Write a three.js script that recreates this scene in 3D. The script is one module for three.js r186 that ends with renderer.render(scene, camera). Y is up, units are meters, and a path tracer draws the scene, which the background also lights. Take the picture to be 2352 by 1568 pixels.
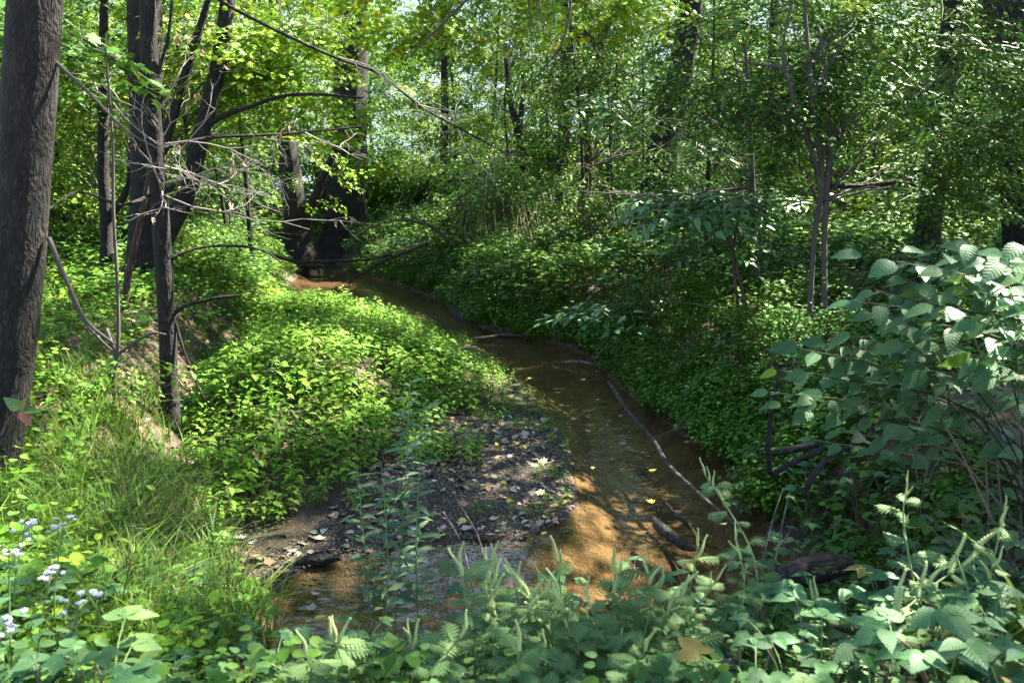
import * as THREE from 'three';

// ---------------------------------------------------------------- camera, sky, sun, exposure
const scene = new THREE.Scene();
const EYE = 2.4, PITCH = 9.19 * Math.PI / 180, FOV = 44;
const camera = new THREE.PerspectiveCamera(FOV, 1024 / 682, 0.1, 600);
camera.position.set(0, EYE, 0);
camera.rotation.set(-PITCH, 0, 0);
camera.focus = 9; camera.userData.fStop = 4;
scene.add(camera);

const SUN = new THREE.Vector3(0.55, 0.80, -0.35).normalize();
{
  const w = 256, h = 128, data = new Float32Array(w * h * 4);
  for (let j = 0; j < h; j++) for (let i = 0; i < w; i++) {
    const el = ((j + 0.5) / h - 0.5) * Math.PI, az = ((i + 0.5) / w - 0.5) * 2 * Math.PI;
    const d = new THREE.Vector3(Math.cos(el) * Math.cos(az), Math.sin(el), Math.cos(el) * Math.sin(az));
    const k = Math.pow(Math.max(0, d.y), 0.75), s = Math.max(0, d.dot(SUN));
    const glow = 0.08 * Math.pow(s, 6);
    const o = 4 * (j * w + i);
    data[o] = 0.17 + (0.034 - 0.17) * k + glow;
    data[o + 1] = 0.19 + (0.082 - 0.19) * k + glow;
    data[o + 2] = 0.225 + (0.185 - 0.225) * k + glow * 0.9;
    data[o + 3] = 1;
  }
  const sky = new THREE.DataTexture(data, w, h, THREE.RGBAFormat, THREE.FloatType);
  sky.mapping = THREE.EquirectangularReflectionMapping;
  sky.magFilter = sky.minFilter = THREE.LinearFilter;
  sky.needsUpdate = true;
  scene.background = sky; scene.environment = sky;
}
const sun = new THREE.DirectionalLight(new THREE.Color(1, 0.95, 0.84), 5);
sun.position.copy(SUN).multiplyScalar(60); sun.castShadow = true;
Object.assign(sun.shadow.camera, { left: -40, right: 40, top: 40, bottom: -40, near: 1, far: 150 });
sun.shadow.mapSize.set(2048, 2048);
scene.add(sun, sun.target);

const renderer = new THREE.WebGLRenderer({ antialias: true });
renderer.setSize(1024, 682);
renderer.shadowMap.enabled = true;
renderer.toneMapping = THREE.LinearToneMapping;
renderer.toneMappingExposure = 10;

// ---------------------------------------------------------------- helpers
let seed = 12345;
const R = () => { seed = (seed + 0x6D2B79F5) | 0; let t = Math.imul(seed ^ (seed >>> 15), 1 | seed); t = (t + Math.imul(t ^ (t >>> 7), 61 | t)) ^ t; return ((t ^ (t >>> 14)) >>> 0) / 4294967296; };
const rr = (a, b) => a + (b - a) * R();
const reseed = (n) => { seed = n; };
const V = (x, y, z) => new THREE.Vector3(x, y, z);
const clamp = (x, a, b) => Math.min(b, Math.max(a, x));
const smooth = (a, b, x) => { const t = clamp((x - a) / (b - a), 0, 1); return t * t * (3 - 2 * t); };
const mix = (a, b, t) => a + (b - a) * t;
const hash = (i, j) => { let n = Math.imul(i, 374761393) + Math.imul(j, 668265263); n = Math.imul(n ^ (n >>> 13), 1274126177); return ((n ^ (n >>> 16)) >>> 0) / 4294967296; };
function vnoise(x, y, per = 0) {
  const i = Math.floor(x), j = Math.floor(y), fx = x - i, fy = y - j, u = fx * fx * (3 - 2 * fx), v = fy * fy * (3 - 2 * fy);
  const w = (a) => per ? ((a % per) + per) % per : a;
  return mix(mix(hash(w(i), w(j)), hash(w(i + 1), w(j)), u), mix(hash(w(i), w(j + 1)), hash(w(i + 1), w(j + 1)), u), v);
}
const fbm = (x, y, o = 4, per = 0) => { let s = 0, a = 0.5, t = 0; for (let k = 0; k < o; k++) { s += a * vnoise(x, y, per); t += a; a *= 0.5; x *= 2; y *= 2; per *= 2; } return s / t; };

// photograph measurements (2352 x 1568) -> points in the place
const F = 784 / Math.tan(FOV / 2 * Math.PI / 180), CP = Math.cos(PITCH), SP = Math.sin(PITCH);
const ray = (px, py) => { const y = -(py - 784) / F; return V((px - 1176) / F, y * CP - SP, -CP - y * SP); };
const at = (px, py, depth) => { const d = ray(px, py); return d.multiplyScalar(depth / -d.z).add(V(0, EYE, 0)); };
const onLevel = (px, py, h = 0) => { const d = ray(px, py); return d.multiplyScalar((h - EYE) / d.y).add(V(0, EYE, 0)); };
const toPix = (p) => { const y = p.y - EYE, zf = -p.z * CP - y * SP, yu = y * CP - p.z * SP; return [1176 + p.x / zf * F, 784 - yu / zf * F, zf]; };

const used = {};
const numbered = (n) => { const k = used[n] = (used[n] ?? -1) + 1; return k ? `${n}_${String(k).padStart(3, '0')}` : n; };
function tag(o, label, category, group, kind) { o.userData.label = label; o.userData.category = category; if (group) o.userData.group = group; if (kind) o.userData.kind = kind; return o; }
function thing(name, label, category, pos, group) { const g = new THREE.Group(); g.name = numbered(name); if (pos) g.position.copy(pos); scene.add(g); return tag(g, label, category, group); }
function put(name, geo, mat, parent = scene) { const m = new THREE.Mesh(geo, mat); m.name = parent === scene ? numbered(name) : name; m.castShadow = m.receiveShadow = true; parent.add(m); return m; }

class GB {
  constructor() { this.p = []; this.c = []; this.u = []; this.i = []; }
  v(x, y, z, u, w, c) { this.p.push(x, y, z); this.u.push(u, w); this.c.push(c[0], c[1], c[2]); return this.p.length / 3 - 1; }
  tri(a, b, c) { this.i.push(a, b, c); }
  // a leaf blade: o base, d along, n up; profile rows [t, halfwidth]
  leaf(o, d, n, L, W, c, prof, fold = 0.18, droop = 0.25, cm = null) {
    const s = V(0, 0, 0).crossVectors(d, n).normalize(), q = V(0, 0, 0);
    let prev = null;
    for (const [t, w] of prof) {
      const hw = w * W / 2, dz = -droop * t * t * L, row = [];
      for (const k of w > 0.001 ? [-1, 0, 1] : [0]) {
        q.copy(o).addScaledVector(d, t * L * (1 - 0.12 * droop * t)).addScaledVector(s, k * hw).addScaledVector(n, dz + fold * Math.abs(k) * hw);
        row.push(this.v(q.x, q.y, q.z, 0.5 + 0.5 * k * w, t, c));
      }
      if (prev) {
        if (prev.length === 3 && row.length === 3) { this.tri(prev[0], prev[1], row[0]); this.tri(prev[1], row[1], row[0]); this.tri(prev[1], prev[2], row[1]); this.tri(prev[2], row[2], row[1]); }
        else if (prev.length === 1 && row.length === 3) { this.tri(prev[0], row[1], row[0]); this.tri(prev[0], row[2], row[1]); }
        else if (prev.length === 3) { this.tri(prev[0], prev[1], row[0]); this.tri(prev[1], prev[2], row[0]); }
      }
      prev = row;
    }
  }
  // a lobed (maple) leaf as a fan
  maple(o, d, n, L, c, droop = 0.25) {
    const s = V(0, 0, 0).crossVectors(d, n).normalize(), q = V(0, 0, 0);
    const out = [[0.02, 0], [0.1, 0.3], [0.08, 0.55], [0.32, 0.34], [0.5, 0.62], [0.62, 0.28], [0.72, 0.26], [1, 0]];
    const P = (t, w) => { q.copy(o).addScaledVector(d, t * L).addScaledVector(s, w * L).addScaledVector(n, -droop * L * (t * t * 0.7 + w * w)); return this.v(q.x, q.y, q.z, 0.5 + w * 0.7, t, c); };
    const m = P(0.34, 0);
    for (const k of [-1, 1]) { let a = P(out[0][0], 0); for (let j = 1; j < out.length; j++) { const b = P(out[j][0], k * out[j][1]); k > 0 ? this.tri(m, a, b) : this.tri(m, b, a); a = b; } }
  }
  tube(pts, rad, seg, c = [1, 1, 1], bump = 0, bf = 6, cap = true) {
    const n = pts.length, T = V(0, 0, 0), A = V(0, 0, 0), B = V(0, 0, 0), ref = V(0.31, 0.2, 0.93);
    let len = 0, base = this.p.length / 3;
    for (let k = 0; k < n; k++) {
      T.subVectors(pts[Math.min(n - 1, k + 1)], pts[Math.max(0, k - 1)]).normalize();
      if (k) len += pts[k].distanceTo(pts[k - 1]);
      A.crossVectors(ref, T); if (A.lengthSq() < 0.01) A.crossVectors(V(1, 0, 0), T); A.normalize(); B.crossVectors(T, A).normalize();
      const circ = Math.max(0.02, 2 * Math.PI * rad[0]);
      for (let j = 0; j <= seg; j++) {
        const a = j / seg * 2 * Math.PI, ca = Math.cos(a), sa = Math.sin(a);
        let r = rad[k];
        if (bump) { const jj = j % seg; r *= 1 + bump * (fbm(jj / seg * bf + 3.1, len * 3 / 1, 3, bf) - 0.5) * 2; }
        this.v(pts[k].x + r * (ca * A.x + sa * B.x), pts[k].y + r * (ca * A.y + sa * B.y), pts[k].z + r * (ca * A.z + sa * B.z), j / seg * circ, len, c);
      }
    }
    for (let k = 0; k < n - 1; k++) for (let j = 0; j < seg; j++) { const a = base + k * (seg + 1) + j, b = a + seg + 1; this.tri(a, a + 1, b); this.tri(a + 1, b + 1, b); }
    if (cap) { const e = pts[n - 1], m = this.v(e.x, e.y, e.z, 0, len, c), l = base + (n - 1) * (seg + 1); for (let j = 0; j < seg; j++) this.tri(l + j, l + j + 1, m); }
  }
  build() {
    const g = new THREE.BufferGeometry();
    g.setAttribute('position', new THREE.Float32BufferAttribute(this.p, 3));
    g.setAttribute('uv', new THREE.Float32BufferAttribute(this.u, 2));
    g.setAttribute('color', new THREE.Float32BufferAttribute(this.c, 3));
    g.setIndex(this.i); g.computeVertexNormals();
    return g;
  }
}
const OVATE = [[0, 0], [0.1, 0.55], [0.3, 1], [0.6, 0.8], [0.85, 0.34], [1, 0]];
const OVATE_LO = [[0, 0], [0.3, 1], [0.65, 0.72], [1, 0]];
const LANCE = [[0, 0], [0.15, 0.6], [0.4, 1], [0.75, 0.6], [1, 0]];
const ROUND = [[0, 0], [0.12, 0.75], [0.45, 1], [0.8, 0.75], [1, 0]];
const SERR = []; { const w = (t) => Math.pow(Math.sin(Math.PI * Math.pow(t, 0.66)), 0.95); SERR.push([0, 0]); for (let k = 1; k < 8; k++) { const t = k / 8; SERR.push([t - 0.02, w(t) * 0.93]); SERR.push([t + 0.012, w(t) * 1.02]); } SERR.push([1, 0]); }

const spline = (pts, n) => { const c = new THREE.CatmullRomCurve3(pts, false, 'centripetal'); return c.getPoints(n); };

// textures
function makeTex(w, h, fn, srgb = false) {
  const d = new Uint8Array(w * h * 4);
  for (let j = 0; j < h; j++) for (let i = 0; i < w; i++) { const c = fn(i / w, j / h), o = 4 * (j * w + i); for (let k = 0; k < 3; k++) d[o + k] = clamp(c[k], 0, 1) * 255; d[o + 3] = 255; }
  const t = new THREE.DataTexture(d, w, h); t.wrapS = t.wrapT = THREE.RepeatWrapping; t.magFilter = THREE.LinearFilter; t.minFilter = THREE.LinearMipmapLinearFilter; t.generateMipmaps = true;
  if (srgb) t.colorSpace = THREE.SRGBColorSpace; t.needsUpdate = true; return t;
}
const grey = (f) => (u, v) => { const x = f(u, v); return [x, x, x]; };
const barkH = (u, v) => { const w = fbm(u * 4, v * 4, 3, 4), r = Math.abs(fbm(u * 24 + 3 * w, v * 12 + 2 * w, 3, 0) * 2 - 1), r2 = vnoise(u * 44 + w * 3, v * 26), cr = smooth(0.0, 0.16, Math.abs(vnoise(u * 16 + 2 * w, v * 6) - 0.5)); return clamp((Math.pow(r, 0.6) * 0.7 + r2 * 0.35 - 0.02 + (w - 0.5) * 0.5) * mix(0.35, 1, cr), 0, 1); };
const barkBump = makeTex(512, 512, grey(barkH));
const barkMap = makeTex(512, 512, (u, v) => { const b = barkH(u, v), l = smooth(0.55, 0.75, fbm(u * 6 + 7, v * 6 + 3, 4, 6)); return [0.26 + 0.62 * b + 0.16 * l, 0.25 + 0.6 * b + 0.18 * l, 0.23 + 0.56 * b + 0.17 * l]; }, true);
for (const t of [barkBump, barkMap]) t.repeat.set(1.8, 1.5);
const groundMap = makeTex(512, 512, (u, v) => { const a = fbm(u * 10, v * 10, 5, 10), b = vnoise(u * 120, v * 120, 120), c = smooth(0.62, 0.7, fbm(u * 34 + 5, v * 34, 3, 34)); const k = 0.5 + 0.45 * a + 0.22 * (b - 0.5); return [k + 0.2 * c, k * 0.97 + 0.15 * c, k * 0.93 + 0.09 * c]; }, true);
const groundBump = makeTex(512, 512, grey((u, v) => 0.6 * fbm(u * 24, v * 24, 4, 24) + 0.4 * vnoise(u * 130, v * 130, 130)));
for (const t of [groundMap, groundBump]) t.repeat.set(0.7, 0.7);
const waterBump = makeTex(512, 512, grey((u, v) => { const w = fbm(u * 5, v * 5, 2, 5); return 0.55 * fbm(u * 9 + w, v * 20 + w, 3) * 0 + 0.6 * fbm(u * 12, v * 24, 3, 12) + 0.4 * w; }));
waterBump.repeat.set(0.8, 0.5);
const veinMap = makeTex(128, 256, (u, v) => { const x = Math.abs(u - 0.5) * 2, mid = 1 - smooth(0.02, 0.07, x), s = ((v * 8 - x * 2.4) % 1 + 1) % 1, side = (1 - smooth(0.05, 0.14, Math.min(s, 1 - s))) * 0.6, n = fbm(u * 6, v * 9, 3), k = 0.88 + 0.12 * Math.max(mid, side) + 0.16 * (n - 0.5); const sp = smooth(0.74, 0.8, vnoise(u * 13, v * 22)) * 0.12; return [k + sp * 1.6, k, k - sp]; }, true);
const veinBump = makeTex(128, 256, grey((u, v) => { const x = Math.abs(u - 0.5) * 2, mid = 1 - smooth(0.0, 0.09, x), s = ((v * 8 - x * 2.4) % 1 + 1) % 1, side = 1 - smooth(0.0, 0.3, Math.min(s, 1 - s)); return 0.8 - 0.6 * Math.max(mid, side) + 0.1 * vnoise(u * 20, v * 40); }));

// materials
const leafMat = (rough = 0.5, trans = 0.42, near = false, spec = 1) => new THREE.MeshPhysicalMaterial({ color: 0xffffff, vertexColors: true, roughness: rough, transmission: trans, thickness: 0, ior: 1.45, specularIntensity: spec, side: THREE.DoubleSide, ...(near ? { map: veinMap, bumpMap: veinBump, bumpScale: 0.0012 } : {}) });
const M = {
  leaf: leafMat(0.55, 0.46, false, 0.22), leafNear: leafMat(0.6, 0.45, true, 0.22), grass: leafMat(0.65, 0.45, false, 0.25), dry: new THREE.MeshStandardMaterial({ vertexColors: true, roughness: 0.9, side: THREE.DoubleSide }),
  leafGloss: leafMat(0.38, 0.36, false, 1),
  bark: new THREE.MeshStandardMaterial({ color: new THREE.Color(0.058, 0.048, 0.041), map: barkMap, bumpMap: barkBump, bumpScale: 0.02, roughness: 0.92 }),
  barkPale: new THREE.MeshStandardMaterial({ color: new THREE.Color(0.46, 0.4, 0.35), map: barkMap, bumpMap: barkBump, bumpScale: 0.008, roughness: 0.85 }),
  barkRed: new THREE.MeshStandardMaterial({ color: new THREE.Color(0.2, 0.12, 0.085), map: barkMap, bumpMap: barkBump, bumpScale: 0.01, roughness: 0.9 }),
  driftGrey: new THREE.MeshStandardMaterial({ color: new THREE.Color(0.15, 0.125, 0.105), map: barkMap, bumpMap: barkBump, bumpScale: 0.008, roughness: 0.85 }),
  twig: new THREE.MeshStandardMaterial({ color: new THREE.Color(0.22, 0.19, 0.165), roughness: 0.85 }),
  twigDark: new THREE.MeshStandardMaterial({ color: new THREE.Color(0.065, 0.052, 0.043), roughness: 0.9 }),
  wetWood: new THREE.MeshStandardMaterial({ color: new THREE.Color(0.045, 0.036, 0.03), map: barkMap, bumpMap: barkBump, bumpScale: 0.02, roughness: 0.8 }),
  stem: new THREE.MeshStandardMaterial({ color: new THREE.Color(0.16, 0.24, 0.07), roughness: 0.6 }),
  stemRed: new THREE.MeshStandardMaterial({ color: new THREE.Color(0.17, 0.12, 0.08), roughness: 0.7 }),
  spike: new THREE.MeshStandardMaterial({ color: new THREE.Color(0.38, 0.46, 0.16), roughness: 0.8 }),
  flower: new THREE.MeshStandardMaterial({ color: new THREE.Color(0.46, 0.46, 0.54), roughness: 0.8 }),
  pebble: new THREE.MeshStandardMaterial({ color: 0xffffff, roughness: 0.75 }),
};

// ---------------------------------------------------------------- terrain
const poly = (list, h) => list.map(([x, y]) => { const p = onLevel(x, y, h); return [p.x, p.z]; });
const leftEdge = [[560, 1385], [590, 1355], [650, 1330], [730, 1300], [900, 1262], [1060, 1242], [1200, 1240], [1290, 1200], [1330, 1160], [1312, 1100], [1320, 1050], [1272, 980], [1232, 920], [1200, 880], [1112, 830], [1088, 792], [1000, 765], [920, 742], [820, 722], [700, 688], [662, 652], [690, 632]];
const rightEdge = [[790, 624], [900, 650], [1000, 685], [1040, 710], [1080, 745], [1200, 775], [1310, 797], [1370, 835], [1412, 880], [1486, 940], [1575, 1005], [1660, 1065], [1720, 1160], [1780, 1240]];
const WATER = [...poly(leftEdge, 0), [-8.2, -31], [-8.6, -34], [-7.6, -36], [-6.6, -33], ...poly(rightEdge, 0), [2.0, -5.1], [1.5, -4.5], [0.6, -4.25], [-0.5, -4.3], [-1.3, -4.5]];
const BAR = [...poly([[560, 1385], [540, 1290], [515, 1230], [468, 1120], [468, 1010], [495, 930], [535, 850], [580, 790], [625, 740], [650, 700], [662, 652]], 0.15), ...poly([[820, 700], [1000, 755], [1110, 815], [1230, 900], [1300, 1000], [1325, 1060], [1325, 1160], [1290, 1200], [1060, 1242], [730, 1300]], 0)];
const GRAVEL = poly([[590, 1310], [650, 1262], [740, 1215], [830, 1140], [910, 1060], [970, 1010], [1050, 980], [1160, 970], [1240, 1000], [1300, 1050], [1340, 1160], [1290, 1220], [1060, 1260], [900, 1275], [650, 1340]], 0.05);
function sdf(P, x, z) {   // negative inside
  let d = 1e9, ins = false;
  for (let i = 0, j = P.length - 1; i < P.length; j = i++) {
    const [ax, az] = P[j], [bx, bz] = P[i], ex = bx - ax, ez = bz - az, wx = x - ax, wz = z - az;
    const t = clamp((wx * ex + wz * ez) / (ex * ex + ez * ez), 0, 1), dx = wx - t * ex, dz = wz - t * ez;
    d = Math.min(d, dx * dx + dz * dz);
    if ((az > z) !== (bz > z) && x < ax + (z - az) / (bz - az) * ex) ins = !ins;
  }
  return (ins ? -1 : 1) * Math.sqrt(d);
}
const midX = (z) => z > -9 ? mix(0.4, 1.1, smooth(-4.5, -7, z)) : z > -15 ? mix(1.1, -0.5, smooth(-9, -15, z)) : mix(-0.5, -7, smooth(-15, -30, z));
function ground(x, z) {
  const dw = sdf(WATER, x, z);
  const n = fbm(x * 0.9 + 20, z * 0.9, 4) - 0.5;
  if (dw < 0) return -0.03 - 0.2 * smooth(0, 0.5, -dw) + 0.05 * n;
  const db = sdf(BAR, x, z);
  const bar = 0.02 + 0.1 * Math.min(dw, 1) + 0.1 * smooth(0.6, 2.6, dw) + 0.03 * n + 0.24 * smooth(0.3, 1.7, sdf(GRAVEL, x, z)) * smooth(0.3, 1.6, dw) * smooth(0.1, -0.8, db) * smooth(-19, -12, z) + 0.26 * Math.exp(-(((x + 2.5) / 1.1) ** 2 + ((z + 9.3) / 1.5) ** 2)) + 0.16 * Math.exp(-(((x + 3.6) / 1.2) ** 2 + ((z + 16.2) / 2) ** 2));
  const side = x < midX(z) ? 0 : 1;
  let bank;
  if (!side) bank = mix(0.45 * smooth(0, 1.0, dw) + 0.4 * smooth(0.8, 3.2, dw), 0.85 * smooth(0, 1.0, dw), smooth(-7, -11, z)) + 0.03 * Math.min(dw, 12);
  else bank = 0.72 * smooth(0, 0.85, dw) + 0.16 * Math.min(dw, 3) + 0.03 * Math.min(dw, 14);
  bank += 0.16 * n;
  const wBar = side ? 0 : 1 - smooth(0, 0.9, db);
  let h = mix(bank, bar, wBar);
  const near = 0.3 * smooth(0, 1.0, dw) + 0.68 * smooth(-3.6, -1.8, z) + 0.2 * smooth(0.6, 1.6, x) * smooth(0, 1, dw) * smooth(-1.8, -3.2, z);
  h = mix(h, near + 0.08 * n, smooth(-5.0, -4.2, z) * smooth(-2.4, -1.2, x));
  const far = Math.hypot(x, z + 20);
  h += 0.5 * smooth(20, 60, far) * (fbm(x * 0.06, z * 0.06, 3) - 0.3);
  return h;
}
const hit = (px, py) => { const d = ray(px, py).normalize(); for (let t = 1.2; t < 90; t += 0.03 + t * 0.004) { const x = d.x * t, y = EYE + d.y * t, z = d.z * t; if (y < ground(x, z)) return V(x, ground(x, z), z); } return V(d.x * 90, 0, d.z * 90); };
{
  const nx = 250, nz = 340, p = [], c = [], u = [], idx = [];
  for (let j = 0; j <= nz; j++) {
    const t = j / nz, z = 9 - (34 * t + 240 * Math.pow(t, 5));
    for (let i = 0; i <= nx; i++) {
      const s = i / nx * 2 - 1, x = -1 + 9 * s + Math.sign(s) * 240 * Math.pow(Math.abs(s), 6);
      const y = ground(x, z), dw = sdf(WATER, x, z), dg = sdf(GRAVEL, x, z);
      const n = fbm(x * 2.3, z * 2.3, 4), n2 = fbm(x * 7 + 9, z * 7, 3);
      let col = [mix(0.075, 0.17, n2), mix(0.052, 0.115, n2), mix(0.033, 0.07, n2)];
      const m = (a, k) => { col = col.map((v, q) => mix(v, a[q], k)); };
      m([0.075, 0.053, 0.033], smooth(0.15, -0.1, dg + (n - 0.5) * 0.5));
      m([0.06, 0.04, 0.024], smooth(0.35, 0.1, dw + (n - 0.5) * 0.5) * (dw > 0 ? 1 : 0) * (dg > 0 ? 0.8 : 0));
      if (dw < 0.02) { const sand = smooth(0.35, 0.6, n + 0.25 * n2); col = [mix(0.075, 0.165, sand), mix(0.05, 0.108, sand), mix(0.027, 0.06, sand)]; }
      p.push(x, y, z); c.push(...col); u.push(x, z);
    }
  }
  for (let j = 0; j < nz; j++) for (let i = 0; i < nx; i++) { const a = j * (nx + 1) + i, b = a + nx + 1; idx.push(a, a + 1, b, a + 1, b + 1, b); }
  const g = new THREE.BufferGeometry();
  g.setAttribute('position', new THREE.Float32BufferAttribute(p, 3)); g.setAttribute('color', new THREE.Float32BufferAttribute(c, 3)); g.setAttribute('uv', new THREE.Float32BufferAttribute(u, 2));
  g.setIndex(idx); g.computeVertexNormals();
  const m = put('ground', g, new THREE.MeshStandardMaterial({ vertexColors: true, map: groundMap, bumpMap: groundBump, bumpScale: 0.03, roughness: 0.95 }));
  tag(m, 'brown woodland soil sloping to the creek banks and sandy bed', 'ground', null, 'structure');
}
{
  const s = new THREE.Shape(); WATER.forEach(([x, z], i) => { const cx = -1, cz = -10, k = 0; s[i ? 'lineTo' : 'moveTo'](x, -z); });
  const g = new THREE.ShapeGeometry(s); g.rotateX(-Math.PI / 2);
  const m = put('creek_water', g, new THREE.MeshPhysicalMaterial({ color: new THREE.Color(0.94, 0.86, 0.68), transmission: 1, thickness: 0, ior: 1.4, roughness: 0.03, bumpMap: waterBump, bumpScale: 0.008 }));
  tag(m, 'shallow clear brown creek winding between the green banks', 'water', null, 'structure');
}

// ---------------------------------------------------------------- foliage kit
// where sun reaches the ground through gaps of the canopy (photograph measurements: centre, radii, how open)
const LIT = [[800, 718, 150, 34, 1], [680, 885, 180, 36, 1], [545, 970, 50, 60, .7], [1010, 800, 90, 14, .5], [600, 660, 90, 40, 1], [470, 610, 110, 40, .95], [190, 580, 90, 45, .9], [330, 680, 70, 22, 1], [1150, 800, 55, 14, 1], [1330, 985, 75, 18, 1], [1440, 1060, 110, 28, .9], [1250, 915, 55, 14, .8], [1600, 1110, 55, 22, .8], [1080, 930, 70, 18, .7], [1250, 1150, 70, 24, .7], [480, 950, 70, 45, .8], [320, 900, 60, 25, .9], [300, 1010, 110, 40, .7], [250, 1090, 60, 25, .7], [330, 1245, 240, 50, .9], [520, 1330, 80, 50, .85], [80, 1270, 110, 80, .85], [1690, 880, 80, 30, .9], [1580, 900, 40, 40, .7], [1950, 700, 50, 30, .8], [1280, 1400, 150, 40, .5], [760, 640, 60, 14, .9], [1330, 560, 200, 30, .5], [1750, 440, 130, 14, .6], [1230, 690, 110, 30, .8], [1110, 650, 70, 24, .8], [1620, 820, 50, 24, .8], [1450, 720, 50, 20, .7], [1800, 640, 60, 20, .7], [900, 620, 50, 18, .8]];
// and things that stand in the sun above the ground: trunk faces, dead twigs, a tier of leaves (point, reach)
const LITP = [[240, 560, 15, .5], [240, 470, 15, .5], [240, 380, 15, .5], [290, 450, 15, .4], [374, 560, 7.5, .3], [378, 660, 7.5, .3], [330, 320, 7.2, .55], [420, 300, 7.2, .55], [380, 220, 7.2, .45], [1740, 452, 11.4, .5], [1640, 446, 11.6, .45], [1840, 460, 11.2, .4], [1400, 440, 11.8, .4], [560, 300, 7.6, .5], [2000, 425, 9.4, .3], [1250, 1400, 2.7, .4], [1130, 1340, 2.7, .25], [1000, 1490, 2.6, .35], [1440, 1360, 2.8, .3], [2140, 1310, 2.9, .3], [900, 1050, 4.5, .1]].map(([x, y, d, r]) => [at(x, y, d), r]);
function shades(p, lim = 1) {   // true: keep this spray; false: it would close a gap
  const k = (p.y - 0.5) / SUN.y, q = V(p.x - SUN.x * k, 0.5, p.z - SUN.z * k);
  if (q.z > -1.5) return true;
  for (const [o, r] of LITP) { const d = p.clone().sub(o), t = d.dot(SUN); if (t > 0.8 && d.lengthSq() - t * t < (r + 0.25) ** 2) return false; }
  const [x, y, dz] = toPix(q), m = 0.36 * F / dz;
  for (const [cx, cy, rx, ry, s] of LIT) if (((x - cx) / (rx + m)) ** 2 + ((y - cy) / (ry + m * 0.45)) ** 2 < 1 && R() < s * lim) return false;
  return true;
}
function spray({ n = 14, len = 0.55, L = 0.085, W = 0.055, prof = OVATE_LO, maple = false, flat = 0.6, vary = 0.25, yellow = 0.04 }) {
  const g = new GB(), pts = []; const bend = rr(-0.3, 0.3), dr = rr(0.15, 0.4);
  const P = (t) => V(bend * len * t * t, -dr * len * t * t, t * len);
  for (let k = 0; k <= 4; k++) pts.push(P(k / 4));
  g.tube(pts, [0.006, 0.005, 0.004, 0.003, 0.002], 3, [0.5, 0.42, 0.25], 0, 1, false);
  for (let k = 0; k < n; k++) {
    const t = 0.12 + 0.88 * (k + R()) / n, o = P(Math.min(1, t)), sd = k % 2 ? 1 : -1;
    const off = rr(0.02, len * 0.32 * (1.2 - t));
    const d = V(sd * rr(0.6, 1), rr(-0.5, 0.15), rr(0.2, 0.9)).normalize();
    o.addScaledVector(d, off); o.y += rr(-0.5, 0.5) * len * 0.16;
    const nn = V(rr(-flat, flat), 1, rr(-flat, flat)).normalize(); nn.addScaledVector(d, -nn.dot(d)).normalize();
    const b = 1 + rr(-vary, vary), y = R() < yellow ? 1.7 : 1, c = [b * rr(0.88, 1.12) * y, b, b * rr(0.8, 1.1)], s = rr(0.7, 1.15);
    maple ? g.maple(o, d, nn, L * s, c, rr(0.1, 0.4)) : g.leaf(o, d, nn, L * s, W * s, c, prof, rr(0.05, 0.3), rr(0, 0.5));
  }
  return g.build();
}
reseed(7);
const three = (o) => [spray(o), spray(o), spray(o)];
const SPR = {
  fine: three({ n: 20, len: 0.5, L: 0.062, W: 0.036 }),
  oval: three({ n: 16, len: 0.6, L: 0.095, W: 0.055 }),
  maple: three({ n: 12, len: 0.6, L: 0.1, maple: true }),
  broad: three({ n: 10, len: 0.6, L: 0.16, W: 0.085, prof: OVATE, flat: 0.35 }),
  far: three({ n: 24, len: 1.0, L: 0.15, W: 0.095 }),
  roof: three({ n: 26, len: 1.1, L: 0.17, W: 0.11, flat: 0.5 }),
};
const PAL = {   // leaf tones of the species
  bright: [[0.2, 0.335, 0.024], [0.165, 0.305, 0.024], [0.24, 0.36, 0.028]],      // maple, box elder
  mid: [[0.097, 0.205, 0.022], [0.115, 0.23, 0.025], [0.086, 0.191, 0.022]],        // mixed broadleaf
  elm: [[0.083, 0.184, 0.029], [0.101, 0.209, 0.032], [0.072, 0.169, 0.027]],
  bush: [[0.076, 0.187, 0.047], [0.09, 0.209, 0.054], [0.068, 0.173, 0.043]],       // spicebush
};
const pick = (a) => a[Math.floor(R() * a.length)];
const tint = (pal) => { const c = pick(PAL[pal]), k = rr(0.8, 1.2); return [c[0] * k * rr(0.9, 1.12), c[1] * k, c[2] * k * rr(0.85, 1.15)]; };
const mtx = new THREE.Matrix4(), qq = new THREE.Quaternion(), ee = new THREE.Euler(), cc = new THREE.Color();
// items: {p, yaw, pitch, roll, s, c}
function scatter(name, parent, geos, mat, items) {
  const by = geos.map(() => []);
  items.forEach((it) => by[Math.floor(R() * geos.length)].push(it));
  const made = [];
  by.forEach((list, k) => {
    if (!list.length) return;
    const im = new THREE.InstancedMesh(geos[k], mat, list.length);
    im.name = parent === scene ? numbered(name) : name; im.castShadow = im.receiveShadow = true;
    list.forEach((it, i) => { ee.set(it.pitch || 0, it.yaw || 0, it.roll || 0, 'YXZ'); mtx.compose(it.p, qq.setFromEuler(ee), V(it.s, it.s * (it.sy || 1), it.s)); im.setMatrixAt(i, mtx); im.setColorAt(i, cc.setRGB(it.c[0], it.c[1], it.c[2])); });
    parent.add(im); made.push(im); if (parent !== scene) im.userData.kind = 'stuff';
  });
  return made;
}
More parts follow.
